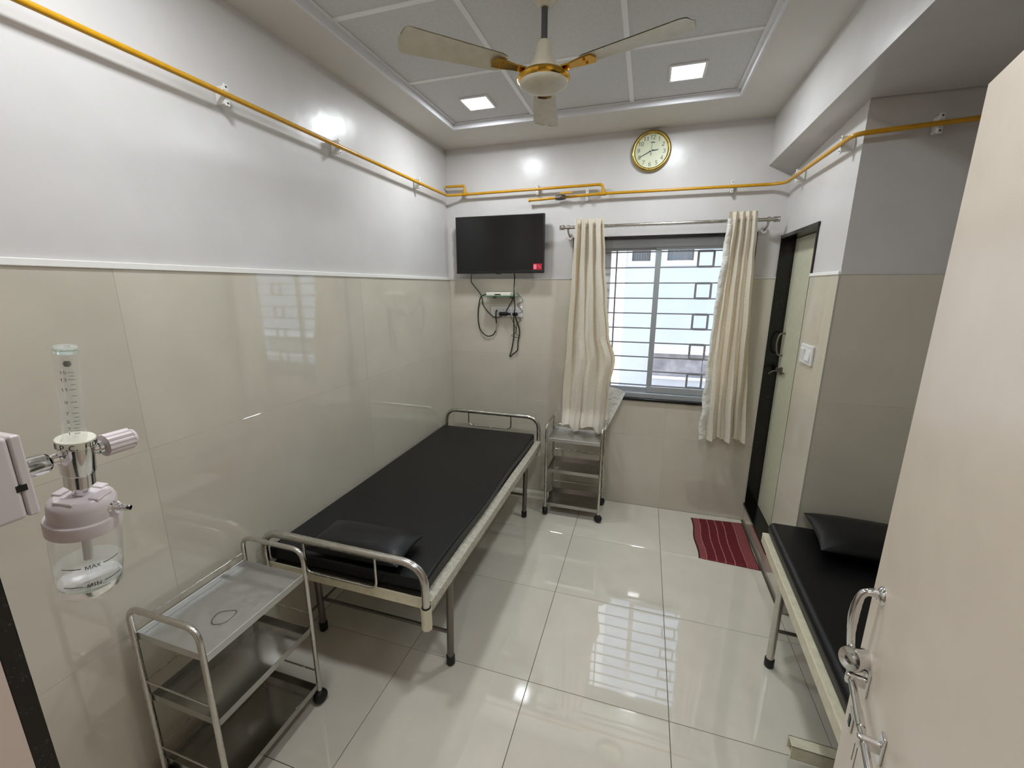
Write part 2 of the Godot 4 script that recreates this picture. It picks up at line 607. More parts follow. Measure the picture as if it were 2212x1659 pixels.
func build_room() -> void:
	# floor slab with tiles on it
	var b := mb()
	b.span(-0.15, XR + 0.15, -0.2, -0.004, -0.15, 5.2)
	var fl := struct("floor", b, M.grout)
	var xs := [0.0, 0.5864, 1.1864, 1.7864, 2.3864, 2.9864, XR]
	var zs := [0.0, 0.5907, 1.1907, 1.7907, 2.3907, 2.9907, 3.5907, 4.1907, 5.0]
	var made := {}
	for i in xs.size() - 1:
		for j in zs.size() - 1:
			if xs[i] > 2.38 and zs[j + 1] < 0.98:
				continue
			var z0: float = zs[j]
			if xs[i] > 2.38 and z0 < ZP:
				z0 = ZP
			var w: float = xs[i + 1] - xs[i] - 0.0026
			var d: float = zs[j + 1] - z0 - 0.0026
			var key := "%.3f %.3f" % [w, d]
			if not made.has(key):
				var tb := mb()
				tb.box(V(0, -0.005, 0), V(w, 0.010, d), 0.0008)
				made[key] = tb.commit()
			var o := inst("floor_tile", made[key], M.floor_tile[(i * 2 + j * 5) % 3], fl)
			o.position = V((xs[i] + xs[i + 1]) / 2, 0, (z0 + zs[j + 1]) / 2)
	# left wall: paint above, tiles below, white strip between
	b = mb()
	b.span(-0.15, -0.008, -0.2, 3.05, -0.15, ZO)
	var wl := struct("wall_left", b, M.paint)
	lay_tiles(wl, [0.0, 1.18, 2.38, ZF], Rect2(-9, -9, 0.1, 0.1), func(u0, u1, y0, y1): return [-0.008, 0.0, y0, y1, u0, u1], Vector3.LEFT)
	b = mb()
	b.span(-0.008, 0.006, 1.793, 1.814, 0.0, ZF, 0.002)
	part("dado_strip", b, M.trim_white, wl)
	# back wall with the window opening
	b = mb()
	var op := Rect2(1.031, 0.885, 1.222, 1.21)
	for q in cut(Rect2(-0.15, -0.2, XR + 0.3, 3.25), op):
		b.span(q.position.x, q.end.x, q.position.y, q.end.y, -0.15, -0.008)
	var wb := struct("wall_back", b, M.paint)
	lay_tiles(wb, [0.0, 0.5864, 1.7864, W], op, func(u0, u1, y0, y1): return [u0, u1, y0, y1, -0.008, 0.0], Vector3.FORWARD)
	b = mb()
	b.span(0.0, 1.02, 1.795, 1.806, -0.008, 0.004, 0.002)
	b.span(2.262, W, 1.795, 1.806, -0.008, 0.004, 0.002)
	part("dado_strip", b, M.paint, wb)
	# repaired plaster beside the corner, standing a little proud
	b = mb()
	var rows := []
	rng.seed = 5
	for i in 15:
		var y := 2.2 - 0.4 * i / 14.0
		var wv := 0.022 + 0.006 * sin(i * 1.7) + rng.randf() * 0.004
		rows.append([V(0.004, y, -0.008), V(0.010, y, -0.0045), V(wv, y, -0.004), V(wv + 0.008, y, -0.008)])
	b.sheet(rows, true)
	part("plaster_patch", b, M.ceiling_paint, wb)
	# right wall on the washroom side, with a door opening
	b = mb()
	var dop := Rect2(-0.012, 0.145, 0.638, 1.922)
	for q in cut(Rect2(-0.1, -0.2, ZP + 0.1 - 0.008, 3.2), dop):
		b.span(W + 0.008, W + 0.13, q.position.y, q.end.y, q.position.x, q.end.x)
	var wr := struct("wall_right", b, M.paint)
	lay_tiles(wr, [0.0, ZP], Rect2(-0.012, 0.0, 0.638, 2.067), func(u0, u1, y0, y1): return [W, W + 0.008, y0, y1, u0, u1], Vector3.RIGHT)
	b = mb()
	b.span(W, W + 0.008, 0.001, 0.13, 0.0, 0.626, 0.0006)
	part("wall_tile", b, M.wall_tile[1], wr)
	b = mb()
	b.span(W - 0.005, W + 0.01, 1.795, 1.811, 0.628, ZP + 0.004, 0.002)
	part("dado_strip", b, M.trim_white, wr)
	# wall at the head of the alcove
	b = mb()
	b.span(W + 0.13, XR + 0.15, -0.2, 3.0, ZP - 0.14, ZP - 0.008)
	var wa := struct("wall_alcove", b, M.paint)
	lay_tiles(wa, [W + 0.008, W + 0.6, XR], Rect2(-9, -9, 0.1, 0.1), func(u0, u1, y0, y1): return [u0, u1, y0, y1, ZP - 0.008, ZP], Vector3.FORWARD)
	b = mb()
	b.span(W, XR, 1.795, 1.803, ZP - 0.008, ZP + 0.003, 0.001)
	part("dado_strip", b, M.paint, wa)
	b = mb()
	b.span(XR, XR + 0.15, -0.2, 3.0, ZP - 0.1, ZO)
	var ws := struct("wall_side", b, M.paint)
	lay_tiles(ws, [ZP, ZP + 1.2, ZF], Rect2(-9, -9, 0.1, 0.1), func(u0, u1, y0, y1): return [XR - 0.008, XR, y0, y1, u0, u1], Vector3.RIGHT)
	# entrance wall with its doorway, and the passage behind
	b = mb()
	for q in cut(Rect2(-0.15, -0.2, XR + 0.3, 3.2), Rect2(1.0, -0.3, 0.93, 2.41)):
		b.span(q.position.x, q.end.x, q.position.y, q.end.y, ZF, ZO)
	struct("wall_front", b, M.jamb_paint)
	b = mb()
	b.span(0.90, 1.0, 0.0, 2.2, 3.10, ZF, 0.001)
	b.span(0.90, 2.03, 2.11, 2.2, 3.10, ZF, 0.001)
	b.span(1.93, 2.03, 0.0, 2.11, 3.10, ZF, 0.001)
	struct("trim_1", b, M.granite)
	b = mb()
	b.span(-0.15, XR + 0.15, -0.2, 3.0, 5.0, 5.15)
	b.span(-0.3, -0.15, -0.2, 3.0, ZO, 5.15)
	b.span(XR + 0.15, XR + 0.3, -0.2, 3.0, ZO, 5.15)
	struct("wall_passage", b, M.jamb_paint)
	# ceiling: plaster border round a sunken field of tiles
	b = mb()
	var hx0 := 0.248
	var hx1 := 2.002
	var hz0 := 0.384
	var hz1 := 2.745
	for q in cut(Rect2(-0.15, -0.15, XB + 0.25, ZO + 0.15), Rect2(hx0, hz0, hx1 - hx0, hz1 - hz0)):
		b.span(q.position.x, q.end.x, HC, 2.93, q.position.y, q.end.y)
	b.span(-0.15, XR + 0.15, 2.90, 3.05, -0.15, 5.15)
	b.span(-0.15, XR + 0.15, 2.70, 2.9, ZO, 5.15)
	var ce := struct("ceiling", b, M.ceiling_paint)
	# white edge strip on the face of the step, and the angle that carries the outer tiles
	for q in [[hx0 - 0.012, hx0 + 0.002, hz0 - 0.012, hz1 + 0.012], [hx1 - 0.002, hx1 + 0.012, hz0 - 0.012, hz1 + 0.012], [hx0 + 0.002, hx1 - 0.002, hz0 - 0.012, hz0 + 0.002], [hx0 + 0.002, hx1 - 0.002, hz1 - 0.002, hz1 + 0.012]]:
		b = mb()
		b.span(q[0], q[1], HC - 0.004, HP + 0.004, q[2], q[3], 0.0015)
		part("moulding", b, M.moulding, ce)
	for q in [[hx0, hx0 + 0.021, hz0, hz1], [hx1 - 0.021, hx1, hz0, hz1], [hx0 + 0.02, hx1 - 0.02, hz0, hz0 + 0.012], [hx0 + 0.02, hx1 - 0.02, hz1 - 0.02, hz1]]:
		b = mb()
		b.span(q[0], q[1], HP - 0.001, HP + 0.002, q[2], q[3])
		part("edge_angle", b, M.grid_white, ce)
	# tiles and the white T bars between them
	var gx := [0.250, 0.802, 1.417, 2.0]
	var gz := [0.386, 0.983, 1.570, 2.157, 2.743]
	for i in 3:
		for j in 4:
			b = mb()
			b.span(gx[i] + 0.008, gx[i + 1] - 0.008, HP + 0.0035, HP + 0.016, gz[j] + 0.008, gz[j + 1] - 0.008, 0.003)
			part("ceiling_tile", b, M.ceil_tile, ce)
	for i in [1, 2]:
		b = mb()
		b.span(gx[i] - 0.012, gx[i] + 0.012, HP - 0.001, HP + 0.012, gz[0], gz[4], 0.001)
		part("grid_bar", b, M.grid_white, ce)
	for j in [1, 2, 3]:
		b = mb()
		b.span(gx[0], gx[3], HP - 0.0005, HP + 0.011, gz[j] - 0.012, gz[j] + 0.012, 0.001)
		part("grid_bar", b, M.grid_white, ce)
	# beam along the right side, dipping a little where it meets the back corner
	b = mb()
	var B := V(W + 0.008, 2.434, -0.008)
	var A := V(XB, HB, -0.008)
	var C := V(W + 0.008, HB, ZP)
	var D := V(XB, HB, ZP)
	b.tri(A, B, C, Vector3.DOWN, Vector3.DOWN, Vector3.DOWN)
	b.tri(A, C, D, Vector3.DOWN, Vector3.DOWN, Vector3.DOWN)
	b.quad(D, V(XR, HB, ZP), V(XR, HB, ZF), V(XB, HB, ZF), Vector3.DOWN)
	b.quad(A, V(XB, HC + 0.05, -0.008), V(XB, HC + 0.05, ZF), V(XB, HB, ZF), Vector3.LEFT)
	b.quad(V(XR, HB, ZP), V(XR, HC + 0.05, ZP), V(XR, HC + 0.05, ZF), V(XR, HB, ZF), Vector3.RIGHT)
	b.quad(V(XB, HC + 0.05, 0), V(XR, HC + 0.05, 0), V(XR, HC + 0.05, ZF), V(XB, HC + 0.05, ZF), Vector3.UP)
	struct("ceiling_beam", b, M.paint)

# ------------------------------------------------------------------ window, grille, what stands outside
func build_window() -> void:
	var w := root_struct("window_1")
	var x0 := 1.031
	var x1 := 2.253
	var y0 := 0.885
	var y1 := 2.095
	var b := mb()
	b.span(x0 - 0.004, x1 + 0.004, y1 - 0.016, y1 + 0.003, -0.15, 0.006, 0.001)
	b.span(x0 - 0.003, x0 + 0.014, y0, y1 - 0.016, -0.15, 0.006, 0.001)
	b.span(x1 - 0.014, x1 + 0.003, y0, y1 - 0.016, -0.15, 0.006, 0.001)
	b.span(x0 - 0.004, x1 + 0.004, y0 - 0.003, y0 + 0.016, -0.15, 0.016, 0.001)
	part("granite_lining", b, M.granite, w)
	# outer aluminium frame
	b = mb()
	b.span(x0 + 0.014, x1 - 0.014, 2.018, y1 - 0.016, -0.09, -0.03, 0.002)
	b.span(x0 + 0.014, x1 - 0.014, y0 + 0.016, 0.94, -0.09, -0.012, 0.002)
	b.span(x0 + 0.014, x0 + 0.05, 0.94, 2.018, -0.09, -0.03, 0.002)
	b.span(x1 - 0.05, x1 - 0.014, 0.94, 2.018, -0.09, -0.03, 0.002)
	b.span(x0 + 0.014, x1 - 0.014, 0.938, 0.945, -0.062, -0.058)
	part("window_frame", b, M.alu, w)
	# two sliding sashes, each with its pane
	for s in [[x0 + 0.05, 1.662, -0.078, -0.062], [1.623, x1 - 0.05, -0.056, -0.040]]:
		b = mb()
		var low := 0.975 if s[2] < -0.06 else 0.99
		b.span(s[0], s[1], 0.942, low, s[2], s[3], 0.002)
		b.span(s[0], s[1], 2.0, 2.02, s[2], s[3], 0.002)
		b.span(s[0], s[0] + 0.036, low, 2.0, s[2], s[3], 0.002)
		b.span(s[1] - 0.036, s[1], low, 2.0, s[2], s[3], 0.002)
		var sash := part("sash", b, M.alu, w)
		b = mb()
		var zm: float = (s[2] + s[3]) / 2
		b.quad(V(s[0] + 0.03, low - 0.004, zm), V(s[1] - 0.03, low - 0.004, zm), V(s[1] - 0.03, 2.004, zm), V(s[0] + 0.03, 2.004, zm), Vector3.BACK)
		part("pane", b, M.pane, sash)
	# steel grille outside the panes
	var g := thing("window_grille", "grey steel window grille of level bars with a column of squares", "grille", V(1.64, 0.9, -0.115))
	for k in 10:
		b = mb()
		var y := 0.982 + 0.1124 * k
		b.span(x0 + 0.0, x1 - 0.0, y - 0.0045, y + 0.0045, -0.12, -0.11)
		wpart("bar", b, M.grille, g)
	for k in 5:
		b = mb()
		var ya := 0.982 + 0.1124 * (2 * k)
		var yb := ya + 0.1124
		b.span(1.910, 1.924, ya, yb, -0.124, -0.108)
		b.span(2.013, 2.027, ya, yb, -0.124, -0.108)
		b.span(1.924, 2.013, ya - 0.006, ya + 0.010, -0.124, -0.108)
		b.span(1.924, 2.013, yb - 0.010, yb + 0.006, -0.124, -0.108)
		wpart("square", b, M.grille, g)
	b = mb()
	b.span(1.339, 1.350, 0.90, 2.08, -0.13, -0.12)
	wpart("upright", b, M.grille, g)
	# house across the lane
	var h := thing("neighbour_house", "white house wall across the lane behind the window", "building", V(2.0, -4.0, -2.5))
	b = mb()
	b.span(1.30, 6.0, -4.0, 2.0, -2.75, -2.5)
	b.span(1.30, 6.0, 2.5, 6.0, -2.75, -2.5)
	b.span(1.30, 1.325, 2.0, 2.5, -2.75, -2.5)
	b.span(1.64, 1.75, 2.0, 2.5, -2.75, -2.5)
	b.span(2.15, 6.0, 2.0, 2.5, -2.75, -2.5)
	wpart("wall", b, M.facade, h)
	for s in [[1.325, 1.64], [1.75, 2.15]]:
		b = mb()
		b.span(s[0], s[1], 2.0, 2.06, -2.56, -2.49, 0.004)
		b.span(s[0], s[1], 2.45, 2.5, -2.56, -2.49, 0.004)
		b.span(s[0], s[0] + 0.045, 2.06, 2.45, -2.56, -2.49, 0.004)
		b.span(s[1] - 0.045, s[1], 2.06, 2.45, -2.56, -2.49, 0.004)
		var f := wpart("window_frame", b, M.facade_side, h)
		b = mb()
		b.span(s[0], s[1], 2.0, 2.5, -2.62, -2.60)
		part("pane", b, M.far_pane, f)
		for k in 7:
			b = mb()
			var bx: float = lerp(s[0] + 0.06, s[1] - 0.06, k / 6.0)
			b.span(bx - 0.006, bx + 0.006, 2.06, 2.45, -2.585, -2.573)
			part("bar", b, M.grille, f)
	b = mb()
	b.span(1.72, 6.0, 0.90, 0.935, -2.5, -2.42, 0.004)
	b.span(1.72, 6.0, 0.57, 0.60, -2.5, -2.40, 0.004)
	wpart("ledge", b, M.facade_side, h)
	for k in 5:
		b = mb()
		b.span(1.72 + 0.6 * k, 2.315 + 0.6 * k, 0.60, 0.90, -2.5, -2.46, 0.004)
		wpart("stone_slab", b, M.stone, h)
	var sw := mb()
	sw.span(1.05, 1.30, -4.0, 6.0, -2.75, -0.155)
	var side := part("side_wall", sw, M.facade_side, self)
	tag(side, "bright sunlit white wall at the left behind the window bars", "wall")
	b = mb()
	b.span(-6.0, 8.0, -4.2, -4.0, -6.0, -0.15)
	struct("ground", b, M.stone)

func curtain_edge(tab: Array, y: float) -> float:
	for i in tab.size() - 1:
		if y <= tab[i][0] and y >= tab[i + 1][0]:
			var s: float = (tab[i][0] - y) / (tab[i][0] - tab[i + 1][0])
			s = s * s * (3 - 2 * s)
			return lerp(float(tab[i][1]), float(tab[i + 1][1]), s)
	return tab[tab.size() - 1][1] if y < tab[tab.size() - 1][0] else tab[0][1]

func curtain_sheet(left: Array, right: Array, top: float, bottom: float, folds: float, phase: float, hem: float, kick: float) -> Array:
	var g := []
	for i in 71:
		var v := i / 70.0
		var row := []
		for j in 121:
			var u := j / 120.0
			var yb := bottom + hem * sin(u * folds * TAU * 0.5 + phase) * 0.5
			var y: float = lerp(top, yb, v)
			var xl := curtain_edge(left, y)
			var xr := curtain_edge(right, y)
			var a := u * folds * TAU + phase
			var amp: float = lerp(0.036, 0.030, v) * (1.0 + 0.25 * sin(u * 7.0 + v * 3.0))
			a += 0.9 * sin(u * 5.3 + phase) * (0.3 + 0.7 * v) + 0.5 * sin(u * 11.0 + v * 2.0) * v
			var z := 0.092 + amp * sin(a) + 0.014 * v * sin(a * 0.5 + v * 4.0) + 0.004 * sin(3.0 * a + v * 9.0) * v + kick * smoothstep(0.80, 0.66, y) + 0.020 * smoothstep(1.9, 2.15, y)
			var x: float = lerp(xl, xr, u) + 0.010 * sin(2 * a + 0.5) * (1 - 0.3 * v) + 0.006 * v * sin(a * 0.5 + 5 * v)
			row.append(V(x, y, z))
		g.append(row)
	return g

func build_curtains() -> void:
	# rod on two brackets
	var t := thing("curtain_rod", "steel curtain rod with capped ends above the window", "curtain rod", V(1.645, 2.16, 0.0))
	var b := mb()
	b.tube([V(0.965, 2.16, 0.092), V(2.33, 2.16, 0.092)], 0.0115, 16)
	wpart("rod", b, M.steel, t)
	for x in [0.953, 2.338]:
		var s := 1.0 if x > 1.5 else -1.0
		b = mb(Transform3D(Basis(V(0, 0, 1), PI / 2 * -s), V(x - s * 0.02, 2.16, 0.092)))
		b.lathe([Vector2(0, -0.002), Vector2(0.017, -0.002), Vector2(0.018, 0.004), Vector2(0.018, 0.014), Vector2(0.0145, 0.018), Vector2(0.0145, 0.022), Vector2(0.017, 0.026), Vector2(0.017, 0.032), Vector2(0, 0.034)], 20)
		wpart("finial", b, M.steel, t)
		b = mb()
		b.tube(bent([V(x - s * 0.05, 2.148, 0.092), V(x - s * 0.05, 2.12, 0.075), V(x - s * 0.05, 2.105, 0.004)], 0.02), 0.007, 10)
		b.tube([V(x - s * 0.05, 2.105, 0.008), V(x - s * 0.05, 2.105, -0.008)], 0.022, 16)
		b.tube([V(x - s * 0.058, 2.16, 0.092), V(x - s * 0.042, 2.16, 0.092)], 0.0165, 16)
		wpart("bracket", b, M.steel, t)
	# left curtain
	var c := thing("curtain", "cream eyelet curtain left of the window panes, hem kicked up beside the trolley", "curtain", V(1.16, 0.65, 0.09), 0, "pair of cream curtains on the rod")
	b = mb()
	var L := [[2.21, 1.063], [1.806, 1.046], [1.322, 1.027], [0.916, 1.010], [0.64, 1.012]]
	var R := [[2.21, 1.25], [1.93, 1.268], [1.64, 1.296], [1.40, 1.325], [1.20, 1.382], [0.98, 1.352], [0.64, 1.352]]
	b.sheet(curtain_sheet(L, R, 2.21, 0.655, 4.0, 0.6, 0.04, 0.05))
	wpart("cloth", b, M.curtain, c)
	b = mb()
	var g := []
	for i in 13:
		var v := i / 12.0
		var row := []
		for j in 13:
			var u := j / 12.0
			var p0 := V(1.30, 0.99, 0.055).lerp(V(1.335, 0.65, 0.075), v)
			var p1 := V(1.476, 0.94, 0.035).lerp(V(1.348, 0.645, 0.07), v * v * 0.4 + v * 0.6)
			var p := p0.lerp(p1, u)
			p.z += 0.012 * sin(u * 5.0 + v * 3.0)
			p.y += 0.02 * sin(u * 3.0) * (1 - v)
			row.append(p)
		g.append(row)
	b.sheet(g)
	wpart("hem_flap", b, M.lining, c)
	# right curtain
	c = thing("curtain", "cream eyelet curtain right of the window panes, next to the washroom door", "curtain", V(2.15, 0.65, 0.09), 0, "pair of cream curtains on the rod")
	b = mb()
	L = [[2.212, 2.058], [1.92, 2.05], [1.679, 2.04], [1.43, 2.032], [1.164, 2.026], [0.96, 2.03], [0.64, 2.045]]
	R = [[2.212, 2.226], [2.0, 2.24], [1.8, 2.252], [1.435, 2.270], [0.983, 2.288], [0.64, 2.305]]
	b.sheet(curtain_sheet(L, R, 2.212, 0.66, 4.5, 2.4, 0.03, 0.0))
	wpart("cloth", b, M.curtain, c)
	b = mb()
	g = []
	for i in 41:
		var v := i / 40.0
		var y: float = lerp(2.17, 0.655, v)
		var row := []
		var xe := curtain_edge([[2.212, 2.046], [1.92, 2.036], [1.679, 2.024], [1.43, 2.020], [1.164, 2.012], [0.96, 2.010], [0.64, 2.006]], y)
		var wd := 0.028 + 0.012 * v + 0.010 * sin(v * 9.0)
		for j in 5:
			var u := j / 4.0
			row.append(V(xe + wd * u + 0.005 * sin(v * 46.0) * (0.3 + v), y + 0.02 * u * v, 0.128 + 0.012 * sin(u * 3.1) - 0.014 * u + 0.004 * sin(v * 37.0 + u)))
		g.append(row)
	b.sheet(g)
	wpart("lining_edge", b, M.lining, c)

# ------------------------------------------------------------------ doors
func build_washroom_door() -> void:
	var d := root_struct("door_1")
	var b := mb()
	b.span(W - 0.003, W + 0.115, 0.145, 2.067, -0.012, 0.006, 0.001)
	b.span(W - 0.003, W + 0.115, 2.049, 2.07, -0.012, 0.638, 0.001)
	b.span(W + 0.001, W + 0.115, 0.145, 2.05, 0.614, 0.632, 0.001)
	part("granite_frame", b, M.granite, d)
	b = mb()
	b.span(W - 0.012, W + 0.13, 0.128, 0.148, -0.008, 0.64, 0.002)
	part("sill", b, M.granite, d)
	b = mb()
	b.span(W + 0.082, W + 0.112, 0.15, 2.047, 0.010, 0.612, 0.002)
	part("leaf", b, M.bath_door, d)
	b = mb()
	b.tube(smooth_path([V(W + 0.082, 1.44, 0.075), V(W + 0.05, 1.43, 0.075), V(W + 0.038, 1.37, 0.075), V(W + 0.05, 1.30, 0.075), V(W + 0.082, 1.29, 0.075)], 5), 0.006, 10)
	part("pull_handle", b, M.dull_steel, d)
	b = mb()
	b.tube([V(W + 0.066, 1.19, 0.03), V(W + 0.066, 1.19, 0.20)], 0.006, 10)
	b.box(V(W + 0.078, 1.19, 0.11), V(0.01, 0.05, 0.03), 0.002)
	b.box(V(W + 0.072, 1.19, 0.06), V(0.022, 0.03, 0.012), 0.002)
	b.tube(smooth_path([V(W + 0.066, 1.19, 0.10), V(W + 0.03, 1.185, 0.10), V(W + 0.012, 1.165, 0.09)], 4), 0.004, 8)
	part("bolt", b, M.dull_steel, d)
	# switch on the wall beside it
	var s := thing("light_switch", "white light switch plate on the wall beside the washroom door", "switch", V(W, 1.40, 0.775))
	b = mb()
	b.box(V(W - 0.006, 1.40, 0.775), V(0.012, 0.10, 0.165), 0.003)
	wpart("plate", b, M.white_plastic, s)
	for k in 2:
		b = mb(Transform3D(Basis(V(0, 0, 1), 0.12 * (1 if k == 0 else -1)), V(W - 0.013, 1.40, 0.74 + 0.07 * k)))
		b.box(Vector3.ZERO, V(0.008, 0.058, 0.058), 0.002)
		wpart("rocker", b, M.white_plastic, s)

func build_entrance_door() -> void:
	var d := root_struct("door_2")
	var F := V(2.141, 0, 2.209)
	var h := V(-0.248, 0, 0.969).normalized()
	var nn := V(h.z * -1.0, 0, h.x)
	# local axes: x along the leaf from its free edge to the hinge, y up, z out of the face that the camera sees
	var X := Transform3D(Basis(h, Vector3.UP, nn), F)
	if X.basis.determinant() < 0:
		X.basis = Basis(h, Vector3.UP, nn)
	d.transform = Transform3D.IDENTITY
	var b := mb(X)
	b.span(0.0, 0.915, 0.012, 2.1, -0.036, 0.0, 0.002)
	part("leaf", b, M.door_paint, d)
	# pull handle
	b = mb(X)
	b.tube(smooth_path([V(0.078, 1.075, 0.0), V(0.078, 1.078, 0.018), V(0.080, 1.066, 0.036), V(0.084, 1.02, 0.043), V(0.084, 0.96, 0.040), V(0.080, 0.905, 0.028), V(0.078, 0.895, 0.0)], 6), [0.010, 0.010, 0.010, 0.010, 0.010, 0.010, 0.009, 0.009, 0.008, 0.008, 0.008, 0.008, 0.008, 0.008, 0.009, 0.009, 0.010, 0.010, 0.010, 0.010, 0.010, 0.009, 0.009, 0.008, 0.008, 0.008, 0.008, 0.008, 0.008, 0.008, 0.008, 0.008, 0.008, 0.008, 0.009, 0.010, 0.010], 12)
	b.X = X * Transform3D(Basis(V(1, 0, 0), PI / 2), V(0.078, 1.076, 0))
	b.lathe([Vector2(0.021, 0), Vector2(0.020, 0.004), Vector2(0.012, 0.010), Vector2(0.0, 0.011)], 18)
	b.X = X * Transform3D(Basis(V(1, 0, 0), PI / 2), V(0.078, 0.896, 0))
	b.lathe([Vector2(0.019, 0), Vector2(0.018, 0.004), Vector2(0.010, 0.010), Vector2(0.0, 0.011)], 18)
	part("pull_handle", b, M.chrome, d)
	# round lock body with a dished cap
	var ax := V(0.62, 0.30, 0.72).normalized()
	var ay := ax.cross(V(0, 0, 1)).normalized()
	b = mb(X * Transform3D(Basis(ay, ax, ay.cross(ax)), V(0.078, 0.900, 0.006)))
	b.lathe([Vector2(0.026, 0.0), Vector2(0.025, 0.006), Vector2(0.024, 0.010), Vector2(0.0255, 0.030), Vector2(0.0265, 0.042), Vector2(0.0245, 0.047), Vector2(0.021, 0.046), Vector2(0.012, 0.043), Vector2(0.010, 0.046), Vector2(0.0, 0.047)], 28)
	part("lock_cap", b, M.chrome, d)
	# sliding rod in two guides
	b = mb(X)
	b.tube([V(0.085, 0.872, 0.030), V(0.20, 0.872, 0.030)], 0.0075, 14)
	b.tube([V(0.20, 0.872, 0.030), V(0.245, 0.872, 0.030)], 0.0088, 14)
	b.tube([V(0.245, 0.872, 0.030), V(0.46, 0.872, 0.030)], 0.0075, 14)
	part("sliding_rod", b, M.chrome, d)
	for s in [0.115, 0.275]:
		b = mb(X)
		b.rbox(V(s, 0.872, 0.003), V(0.022, 0.066, 0.006), 0.0028, 2)
		b.rbox(V(s, 0.872, 0.022), V(0.015, 0.027, 0.040), 0.006, 3)
		part("rod_guide", b, M.chrome, d)
	b = mb(X)
	b.rbox(V(0.062, 0.715, 0.003), V(0.036, 0.05, 0.005), 0.002, 2)
	part("staple_plate", b, M.chrome, d)
	b = mb(X)
	b.rbox(V(0.066, 0.715, 0.0055), V(0.016, 0.026, 0.003), 0.0012, 2)
	part("staple_slot", b, M.black_plastic, d)
	b = mb(X)
	b.span(0.118, 0.121, 0.66, 0.72, -0.001, 0.0006)
	b.span(0.140, 0.143, 0.655, 0.72, -0.001, 0.0006)
	part("slot", b, M.black_plastic, d)

# ------------------------------------------------------------------ yellow pipe
func build_pipe() -> void:
	var t := thing("gas_pipe", "yellow gas pipe running round the walls on white clips", "pipe", V(0.045, 2.43, 0.05))
	var r := 0.0098
	var o := 0.045
	var b := mb()
	b.tube(bent([V(o, 2.432, 3.08), V(o, 2.43, 0.05 + 0.045), V(0.17, 2.440, o), V(1.232, 2.446, o), V(1.236, 2.385, o)], 0.028, 8), r, 14)
	wpart("pipe_run", b, M.yellow, t)
	b = mb()
	b.tube(bent([V(0.012, 2.505, o), V(0.172, 2.502, o), V(0.172, 2.442, o)], 0.012), r, 14)
	wpart("stub", b, M.yellow, t)
	b = mb()
	b.tube(bent([V(0.693, 2.369, o), V(1.236, 2.384, o), V(2.30, 2.377, o), V(W - o, 2.368, 0.12), V(W - o, 2.356, ZP + o), V(XR, 2.40, ZP + o)], 0.05, 8), r, 14)
	b.tube([V(0.690, 2.369, o), V(0.705, 2.369, o)], 0.0125, 14)
	wpart("pipe_run", b, M.yellow, t)
	for p in [V(0.172, 2.441, o), V(1.236, 2.384, o)]:
		b = mb()
		b.tube([p + V(-0.022, 0, 0), p + V(0.022, 0, 0)], 0.0138, 14)
		b.tube([p, p + V(0, 0.026, 0)], 0.0138, 14)
		wpart("tee", b, M.yellow, t)
	# valve on the short lower run
	b = mb()
	b.tube([V(0.895, 2.375, o), V(0.915, 2.3755, o)], 0.0175, 6)
	b.tube([V(0.915, 2.3755, o), V(0.95, 2.376, o)], 0.020, 16)
	b.tube([V(0.95, 2.376, o), V(0.968, 2.3765, o)], 0.0175, 6)
	b.tube([V(0.933, 2.376, o), V(0.933, 2.376, o + 0.036)], 0.008, 10)
	var valve := wpart("valve", b, M.dull_steel, t)
	b = mb()
	b.rbox(V(0.978, 2.398, o + 0.036), V(0.095, 0.014, 0.008), 0.0035, 2)
	part("lever", b, M.yellow, valve)
	# clips
	for c in [[V(o, 2.431, 1.931), "x"], [V(o, 2.431, 1.315), "x"], [V(o, 2.431, 0.506), "x"], [V(0.753, 2.443, o), "z"], [V(1.122, 2.381, o), "z"], [V(2.063, 2.379, o), "z"], [V(W - o, 2.366, 0.28), "-x"], [V(W - o, 2.357, 0.893), "-x"], [V(2.638, 2.370, ZP + o), "z"]]:
		var bs := Basis.IDENTITY
		if c[1] == "x":
			bs = Basis(V(0, 1, 0), PI / 2)
		elif c[1] == "-x":
			bs = Basis(V(0, 1, 0), -PI / 2)
		b = mb(Transform3D(bs, c[0]))
		b.rbox(V(0, 0, -0.027), V(0.018, 0.062, 0.040), 0.003, 2)
		var arc := PackedVector2Array()
		for k in 13:
			var a := PI * k / 12.0
			arc.append(Vector2(-cos(a), sin(a)) * 0.0140)
		for k in 13:
			var a := PI * (12 - k) / 12.0
			arc.append(Vector2(-cos(a), sin(a)) * 0.0102)
		var keep := b.X
		b.X = keep * Transform3D(Basis(V(0, 1, 0), PI / 2) * Basis(V(0, 0, 1), -PI / 2) , V(0, 0, 0))
		b.prism(arc, -0.008, 0.008)
		b.X = keep
		b.rbox(V(0, 0.026, -0.004), V(0.017, 0.022, 0.007), 0.002, 2)
		b.rbox(V(0, -0.026, -0.004), V(0.017, 0.022, 0.007), 0.002, 2)
		var clip := wpart("clip", b, M.white_plastic, t)
		for s in [-1, 1]:
			b = mb(keep)
			b.tube([V(0, 0.027 * s, -0.001), V(0, 0.027 * s, 0.0005)], 0.0035, 10)
			part("screw", b, M.black_plastic, clip)

